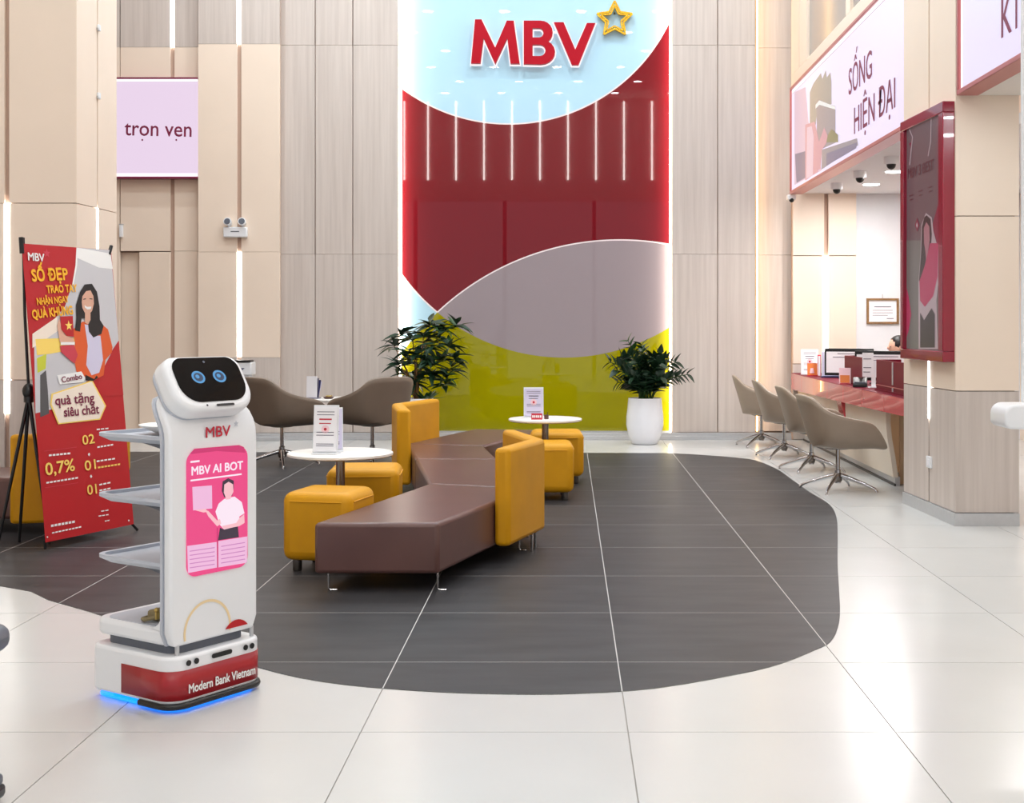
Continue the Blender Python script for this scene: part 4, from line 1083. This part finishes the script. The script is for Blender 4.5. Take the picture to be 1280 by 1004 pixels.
brochure((px2x(667, 10.9), 10.92, .60), math.radians(3), .165, .255, 'white framed leaflet stand on the right round table', 'paper2', True, 'ink')
cl = thing('desk_calendar', (px2x(671, 10.75), 10.74, .60), 0, label='small red and white card block before the right leaflet stand', cat='card block')
obj('block', MB().prism([(-.045, 0, 0), (-.045, .04, 0), (-.045, .025, .05), (-.045, .015, .05)], (.09, 0, 0)), 'inkred', cl)
PCl = Plane((-.045, -.001, 0), (1, 0, 0), (0, .015, .05), cl)
PCl.bars('small_print', [(.008+.016*i, .018+.016*i, .016, .036) for i in range(5)], 'b_white', .002)
po = thing('pen_pot', (px2x(683, 10.8), 10.80, .60), 0, label='tiny brown pen pot on the right round table', cat='pen pot')
obj('cup', MB().lathe([(.018,0),(.02,.035),(.016,.035),(.015,.006)], 12), 'brown', po, smooth=40); obj('pen', MB().tube([(0,0,.008),(.012,0,.06)], .003, 6), 'black', po)
fs = thing('leaflet_rack', (px2x(391, 13.72), 13.72, .60), math.radians(-10), label='upright stack of dark leaflets on the far round table', cat='leaflet rack')
for i, (m, w) in enumerate((('paper', .115), ('ink', .10), ('navy', .085), ('paper2', .06))):
    obj('leaflet', MB().prism([(-.06+i*.018, -.03+i*.016, 0), (-.06+i*.018+w, -.03+i*.016, 0), (-.06+i*.018+w, -.026+i*.016, 0), (-.06+i*.018, -.026+i*.016, 0)], (.012*i, .01, .235-.02*i)), m, fs)
obj('foot', MB().box(-.07, .07, -.05, .06, 0, .012), 'ink', fs)
sb = thing('key_tray', (px2x(410, 13.65), 13.68, .60), 0, label='small brown dish with keys on the far round table', cat='dish')
obj('dish', MB().lathe([(.04,0),(.06,.02),(.055,.02),(.036,.005)], 16), 'brown', sb, smooth=40); obj('keys', MB().ball((0, 0, .025), (.035, .02, .012)).tube([(0,0,.02),(.04,0,.035)], .006, 6), 'brass', sb)

# ticket box behind the robot
tb = thing('ticket_kiosk', (px2x(302, 14.9), 14.95, 0), label='white suggestion box with black slot on a pedestal behind the robot', cat='box')
obj('pedestal', MB().box(-.09, .09, -.08, .08, 0, .80).box(-.13, .13, -.11, .11, 0, .02), 'wplastic', tb, bevel=.006)
obj('box', MB().box(-.125, .125, -.11, .11, .80, .945), 'wplastic', tb, bevel=.012)
obj('lid', MB().box(-.115, .115, -.118, .05, .945, .97), 'black', tb, bevel=.006, label='black slotted lid')
obj('emblem', MB().prism([(-.03,-.112,.88),(.05,-.112,.88),(.01,-.112,.85)], (0,-.002,0)), 'navy', tb)

# emergency light on the beige pier
el_ = thing('emergency_light', (px2x(295.5, YC), YC, px2z(297, YC)), label='white twin-head emergency light on the beige pier', cat='emergency light')
obj('case', MB().box(-.14, .14, -.07, 0, 0, .12), 'wplastic', el_, bevel=.012)
obj('label_strip', MB().box(-.05, .05, -.072, -.069, .062, .072), 'dgplastic', el_)
for s_ in (-1, 1):
    h_ = obj('lamp_head', MB().tube([(s_*.08, -.01, .165), (s_*.085, -.09, .185)], [.035, .048], 14), 'wplastic', el_, smooth=40)
    obj('lens', MB().tube([(s_*.085, -.088, .1845), (s_*.0855, -.097, .187)], [.036, .036], 14), 'dgplastic', h_)
    obj('neck', MB().tube([(s_*.08, -.03, .115), (s_*.08, -.03, .15)], .012, 8), 'wplastic', el_)
# small sensor caps on the panels (upper left)
for px, py, y in ((119, 35, 10.1), (120, 120, 10.1)):
    t = thing('sensor_cap', (XL+.006, 10.1, px2z(py+4, 10.1)), 0, label='small white cap on the left pier, %s one' % ('upper' if py < 100 else 'lower'), cat='sensor')
    obj('cap', MB().box(0, .02, -.02, .02, 0, .05), 'wplastic', t, bevel=.006); obj('collar', MB().box(0, .012, -.026, .026, .012, .022), 'alum', t)
t = thing('door_closer', (px2x(152.5, YR), YR-.002, px2z(297, YR)), 0, label='slim white bar fitting on the recessed wall above the door', cat='fitting')
obj('bar', MB().box(-.02, .02, -.05, 0, 0, .15), 'wplastic', t, bevel=.008); obj('cap', MB().box(-.022, .022, -.052, 0, .15, .16), 'alum', t)

# ------------------------------------------------------------------ things on the counter
ZC = .801
def face_rz(x, y): return math.atan2(y, x)-PI/2
def on(px, x): y = x*F/(px-VX); return (x, y, ZC)
b1 = brochure((2.775, 15.0, ZC), face_rz(2.775, 15.0)*.6, .20, .29, 'white leaflet stand at the far end of the counter', 'paper', True, 'ink')
b2 = brochure((2.865, 14.2, ZC), face_rz(2.865, 14.2)*.6, .215, .285, 'white leaflet stand on a dark blue foot, second from the far counter end', 'paper2', True, 'ink')
obj('dark_foot', MB().box(-.115, .115, -.045, .09, .001, .014), 'navy', b2)
t = thing('card_holder', on(1015.5, 2.735), face_rz(2.735, 14.6)*.5, label='small orange picture card before the far leaflet stand', cat='card holder')
obj('card', MB().prism([(-.055,0,0),(.055,0,0),(.055,.006,0),(-.055,.006,0)], (0,.02,.14)), 'orange', t); obj('foot', MB().box(-.055,.055,-.02,.04,0,.008), 'inkred', t)
obj('picture', MB().prism([(-.03,-.001,.03),(.02,-.001,.03),(.01,.009,.085),(-.02,.009,.085)], (0,-.002,0)), 'pink_l', t)
t = thing('red_folder', on(1024, 2.79), face_rz(2.79, 14.5), label='upright red folder wedged between the two far leaflet stands', cat='folder')
obj('cover', MB().box(-.018, .018, 0, .2, 0, .235), 'inkred', t, bevel=.004); obj('pages', MB().box(-.012, .012, -.003, .2, .006, .225), 'paper', t)
def partition(y0, y1, x, z1, label, posts=True):
    t = thing('counter_screen', (x, (y0+y1)/2, ZC), -PI/2, label=label, cat='privacy screen', group='maroon privacy screens on the counter')
    L = abs(y1-y0)
    obj('panel', MB().box(-L/2, L/2, 0, .015, .01, z1-ZC), 'maroon', t, bevel=.003)
    obj('side_panel', MB().box(-L/2, -L/2+.015, .015, .22, .01, z1-ZC), 'maroon', t, bevel=.003)
    obj('base_rail', MB().box(-L/2, L/2, -.015, .03, 0, .012), 'maroon', t)
    if posts:
        obj('clip', MB().box(-.06, -.035, -.008, 0, .07, .26), 'alum', t, label='pale metal clip'); obj('clip', MB().box(-.06, -.035, -.008, 0, .012, .045), 'alum', t, label='pale metal clip')
        obj('rail_line', MB().box(-L/2+.02, L/2-.02, -.004, 0, .045, .052), 'pinkframe', t)
    return t
partition(10.32, 11.62, 2.74, 1.07, 'large maroon acrylic privacy screen beside the tall display')
partition(12.2, 13.05, 2.76, 1.07, 'smaller maroon acrylic privacy screen with a picture card in front', False)
t = thing('card_holder', (2.69, 12.70, ZC), face_rz(2.69, 12.70), label='small picture card leaning before the smaller maroon screen', cat='card holder')
obj('card', MB().prism([(-.055,0,0),(.055,0,0),(.055,.005,0),(-.055,.005,0)], (0,.03,.155)), 'pink_l', t); obj('foot', MB().box(-.05,.05,-.025,.03,0,.006), 'inkred', t)
obj('picture', MB().prism([(-.045,-.001,.012),(.045,-.001,.012),(.045,.016,.085),(-.045,.016,.085)], (0,-.002,0)), 'orange', t)
t = thing('paper_stand', (2.80, 11.98, ZC), face_rz(2.8, 11.98), label='white paper notice on a white post between the maroon screens', cat='notice')
obj('post', MB().box(-.02, .02, 0, .02, 0, .24), 'wplastic', t); obj('foot', MB().box(-.05,.05,-.03,.05,0,.01), 'wplastic', t)
obj('notice', MB().box(-.10, .0, -.006, 0, .10, .32), 'paper', t); obj('small_print', MB().box(-.09,-.02,-.008,-.006,.26,.267).box(-.09,-.02,-.008,-.006,.18,.187).box(-.09,-.03,-.008,-.006,.14,.147), 'ink', t)
t = thing('card_terminal', (2.79, 12.05, ZC), face_rz(2.79, 12.05), label='black desk terminal on the counter by the white post', cat='terminal')
obj('body', MB().prism([(-.16,-.04,0),(-.16,.10,0),(-.16,.10,.09),(-.16,-.04,.03)], (.13,0,0)), 'black', t, bevel=.006); obj('pad', MB().box(-.15,-.04,-.03,.02,.035,.05), 'dgplastic', t)
def monitor(x, y, rz, label):
    t = thing('computer_monitor', (x, y, ZC), rz, label=label, cat='monitor')
    obj('screen', MB().box(-.26, .26, -.015, .015, .03, .32), 'black', t, bevel=.006)
    obj('back_sticker', MB().box(-.24, .25, -.019, -.014, .06, .285), 'paper', t, label='white sheet taped to the monitor back')
    obj('sticker_print', MB().box(-.12, .16, -.021, -.0185, .262, .268).box(-.17, .18, -.021, -.0185, .225, .231), 'ink', t)
    obj('stand', MB().box(-.03, .03, .015, .05, 0, .2), 'black', t); obj('foot', MB().box(-.11, .11, -.06, .10, 0, .012), 'black', t, bevel=.004)
monitor(3.0, 13.95, math.radians(-22), 'black computer monitor behind the smaller maroon screen')
monitor(3.06, 12.75, math.radians(-24), 'black computer monitor behind the larger maroon screen, next to the teller')
# framed certificate
fr_y = YA+.02
t = thing('framed_certificate', (px2x(1103, fr_y), fr_y, px2z(405, fr_y)), label='certificate in a thin brown frame on the white alcove wall', cat='picture')
w_, h_ = 40*fr_y/F, 32*fr_y/F
obj('frame', MB().box(-w_/2,w_/2,-.025,0,0,.025).box(-w_/2,w_/2,-.025,0,h_-.025,h_).box(-w_/2,-w_/2+.025,-.025,0,.025,h_-.025).box(w_/2-.025,w_/2,-.025,0,.025,h_-.025), 'bark', t)
obj('paper', MB().box(-w_/2+.02,w_/2-.02,-.012,0,.02,h_-.02), 'paper', t); obj('small_print', MB().box(-.1,.1,-.014,-.012,.2,.21).box(-.12,.12,-.014,-.012,.16,.165).box(-.12,.12,-.014,-.012,.13,.135).box(-.12,.06,-.014,-.012,.1,.105).box(.05,.13,-.014,-.012,.06,.068), 'ink', t)
obj('hook', MB().tube([(0,-.006,h_),(0,-.006,h_+.05)], .006, 6), 'alum', t)

# alcove ceiling: dome cameras and round lights
for i, (px, py) in enumerate(((1046, 229), (1075, 214), (1114, 196))):
    y = (2.935-H)*F/(VY-py); 
    t = thing('dome_camera', (px2x(px, y), y, 2.935), label=('white dome camera farthest from the display on the alcove ceiling', 'white dome camera in the middle of three on the alcove ceiling', 'white dome camera closest to the display on the alcove ceiling')[i], cat='camera', group='dome cameras on the alcove ceiling')
    obj('mount', MB().lathe([(.062,-.07),(.066,-.06),(.068,0)], 20), 'wplastic', t, smooth=40)
    obj('dome', MB().ball((0,0,-.07), (.045,.045,.05), 14, 8), 'black', t, smooth=60)
for i, (px, py) in enumerate(((1089, 230.5), (1118, 214.5))):
    y = (2.93-H)*F/(VY-py)
    t = thing('ceiling_light', (px2x(px, y), y, 2.934), label=('round white ceiling light at the back of the alcove', 'round white ceiling light next to the tall display top')[i], cat='ceiling light', group='alcove ceiling lights')
    obj('diffuser', MB().lathe([(.085,-.012),(.095,-.004),(.095,0)], 24), emis('downlight_disc', (255,252,248), 12), t); obj('trim_ring', MB().lathe([(.1,-.006),(.112,-.003),(.112,0)], 24), 'wplastic', t)
    lamp('alcove_lamp', (px2x(px, y), y, 2.90), 27, .16, (1,.98,.96))
lamp('alcove_lamp', (3.9, 11.2, 2.90), 20, .16, (1,.97,.94))
t = thing('corner_camera', (px2x(989, 15.42), 15.42, 2.89), label='small white camera under the far lower corner of the long sign', cat='camera')
obj('mount', MB().box(-.05,.05,-.05,.05,-.045,.012), 'wplastic', t, bevel=.008); obj('lens', MB().ball((0,-.03,-.05), .03, 10, 6), 'black', t, smooth=60)

# ------------------------------------------------------------------ white standing desk at the right picture edge
YD = 6.2
sd_ = thing('standing_desk', (2.3, YD, 0), label='white standing desk with rounded ledge and tall white panel at the right edge', cat='desk')
lx = px2x(1237, YD)-2.3
obj('ledge', MB().prism([(x, -.22, z) for x, z in [(lx+.05-.05*math.cos(a*PI/10), px2z(502.5, YD)-.05+.05*math.sin(a*PI/10)) for a in range(6)]+[(.2, px2z(502.5, YD)), (.2, px2z(535, YD)), (lx+.02, px2z(532, YD)), (lx, px2z(527, YD))]], (0, .22, 0)), 'wplastic', sd_, bevel=.012, seg=3, smooth=50)
obj('tall_panel', MB().box(px2x(1275.5, YD)-2.3, .2, -.02, 0, px2z(502.5, YD), 4.6), 'wplastic', sd_, bevel=.004)
obj('pedestal', MB().box(-.03, .16, -.2, -.02, 0, px2z(534, YD)), 'wplastic', sd_)

# ------------------------------------------------------------------ teller behind the counter
def teller(x, y):
    t = thing('person', (x, y, 0), math.radians(-85), label='seated teller with short black hair and dark jacket, mostly hidden behind the display', cat='person')
    me = bpy.data.meshes.new('body')
    V = [(0,0,.50),(0,0,.68),(0,-.01,.88),(0,-.01,.97),(0,-.02,1.02),(0,-.03,1.09),(0,-.035,1.17),            # pelvis, spine, neck, head
         (.17,-.01,.93),(.23,-.03,.70),(.15,-.26,.83),(.10,-.33,.84), (-.17,-.01,.93),(-.23,-.03,.70),(-.15,-.26,.83),(-.10,-.33,.84),
         (.10,-.05,.50),(.11,-.42,.49),(.11,-.40,.08),(.11,-.52,.04), (-.10,-.05,.50),(-.11,-.42,.49),(-.11,-.40,.08),(-.11,-.52,.04)]
    E = [(0,1),(1,2),(2,3),(3,4),(4,5),(5,6),(2,7),(7,8),(8,9),(9,10),(2,11),(11,12),(12,13),(13,14),(0,15),(15,16),(16,17),(17,18),(0,19),(19,20),(20,21),(21,22)]
    R = [.15,.14,.14,.07,.05,.085,.08,.065,.048,.038,.03,.065,.048,.038,.03,.09,.07,.045,.04,.09,.07,.045,.04]
    me.from_pydata(V, E, [])
    me.materials.append(M['suit'])
    o = bpy.data.objects.new('body', me); link(o, t)
    sk = o.modifiers.new('skin', 'SKIN'); sv_ = me.skin_vertices[0].data
    for v_, r_ in zip(sv_, R): v_.radius = (r_, r_*.8)
    sv_[0].use_root = True
    ss = o.modifiers.new('sub', 'SUBSURF'); ss.levels = 1; ss.render_levels = 1
    hb = MB().ball((0, -.04, 1.13), (.078, .095, .112), 18, 12)
    hb.v = [(x*(1-.25*max(0, (1.10-z)/.1)), yy, z) for x, yy, z in hb.v]
    hb.ball((0, -.138, 1.12), (.012, .016, .02), 8, 6).ball((.079, -.03, 1.125), (.01, .018, .028), 8, 6).ball((-.079, -.03, 1.125), (.01, .018, .028), 8, 6)
    hb.tube([(0, -.02, 1.0), (0, -.03, 1.06)], .048, 12)
    f_ = obj('face', hb, 'skin', t, smooth=60)
    for s_ in (-1, 1): obj('eye', MB().ball((s_*.03, -.128, 1.135), (.011, .006, .006), 8, 6), 'hair', f_, smooth=60)
    obj('mouth', MB().ball((0, -.128, 1.082), (.022, .006, .006), 8, 6), 'inkred', f_, smooth=60)
    hr = MB().ball((0, -.022, 1.165), (.09, .105, .095), 18, 10)
    hr.v = [(x, yy if yy > -.09 else max(yy, -.105+(1.2-z)*.8) if z < 1.2 else yy, max(z, 1.09)) for x, yy, z in hr.v]
    obj('hair', hr, 'hair', t, smooth=60)
    for s_ in (-1, 1):
        hm = MB().ball((s_*.08, -.36, .838), (.035, .045, .018), 10, 6)
        for q_, L in enumerate((.06, .07, .065, .05)):
            x_ = s_*.08+(q_-1.5)*.017; hm.tube([(x_, -.385, .842), (x_, -.385-L*.5, .845), (x_, -.385-L, .832)], [.009, .008, .006], 6)
        hm.tube([(s_*.05, -.35, .84), (s_*.03, -.375, .84), (s_*.025, -.40, .834)], [.011, .009, .007], 6)
        obj('hand', hm, 'skin', t, smooth=60)
    c = thing('office_chair', (x, y, 0), math.radians(-85), label='dark office chair under the seated teller behind the counter', cat='chair')
    obj('seat', MB().box(-.23,.23,-.25,.22,.40,.44), 'suit', c, bevel=.02); obj('backrest', MB().box(-.2,.2,.20,.24,.5,.95), 'suit', c, bevel=.02)
    obj('column', MB().tube([(0,0,.06),(0,0,.4)], .025, 10), 'black', c); obj('back_post', MB().box(-.03,.03,.22,.26,.4,.6), 'black', c)
    for q_ in range(5):
        a = 2*PI*q_/5; obj('leg', MB().tube([(0,0,.07),(.28*math.cos(a),.28*math.sin(a),.02)], [.02,.015], 6), 'black', c)
teller(3.64, 14.3)
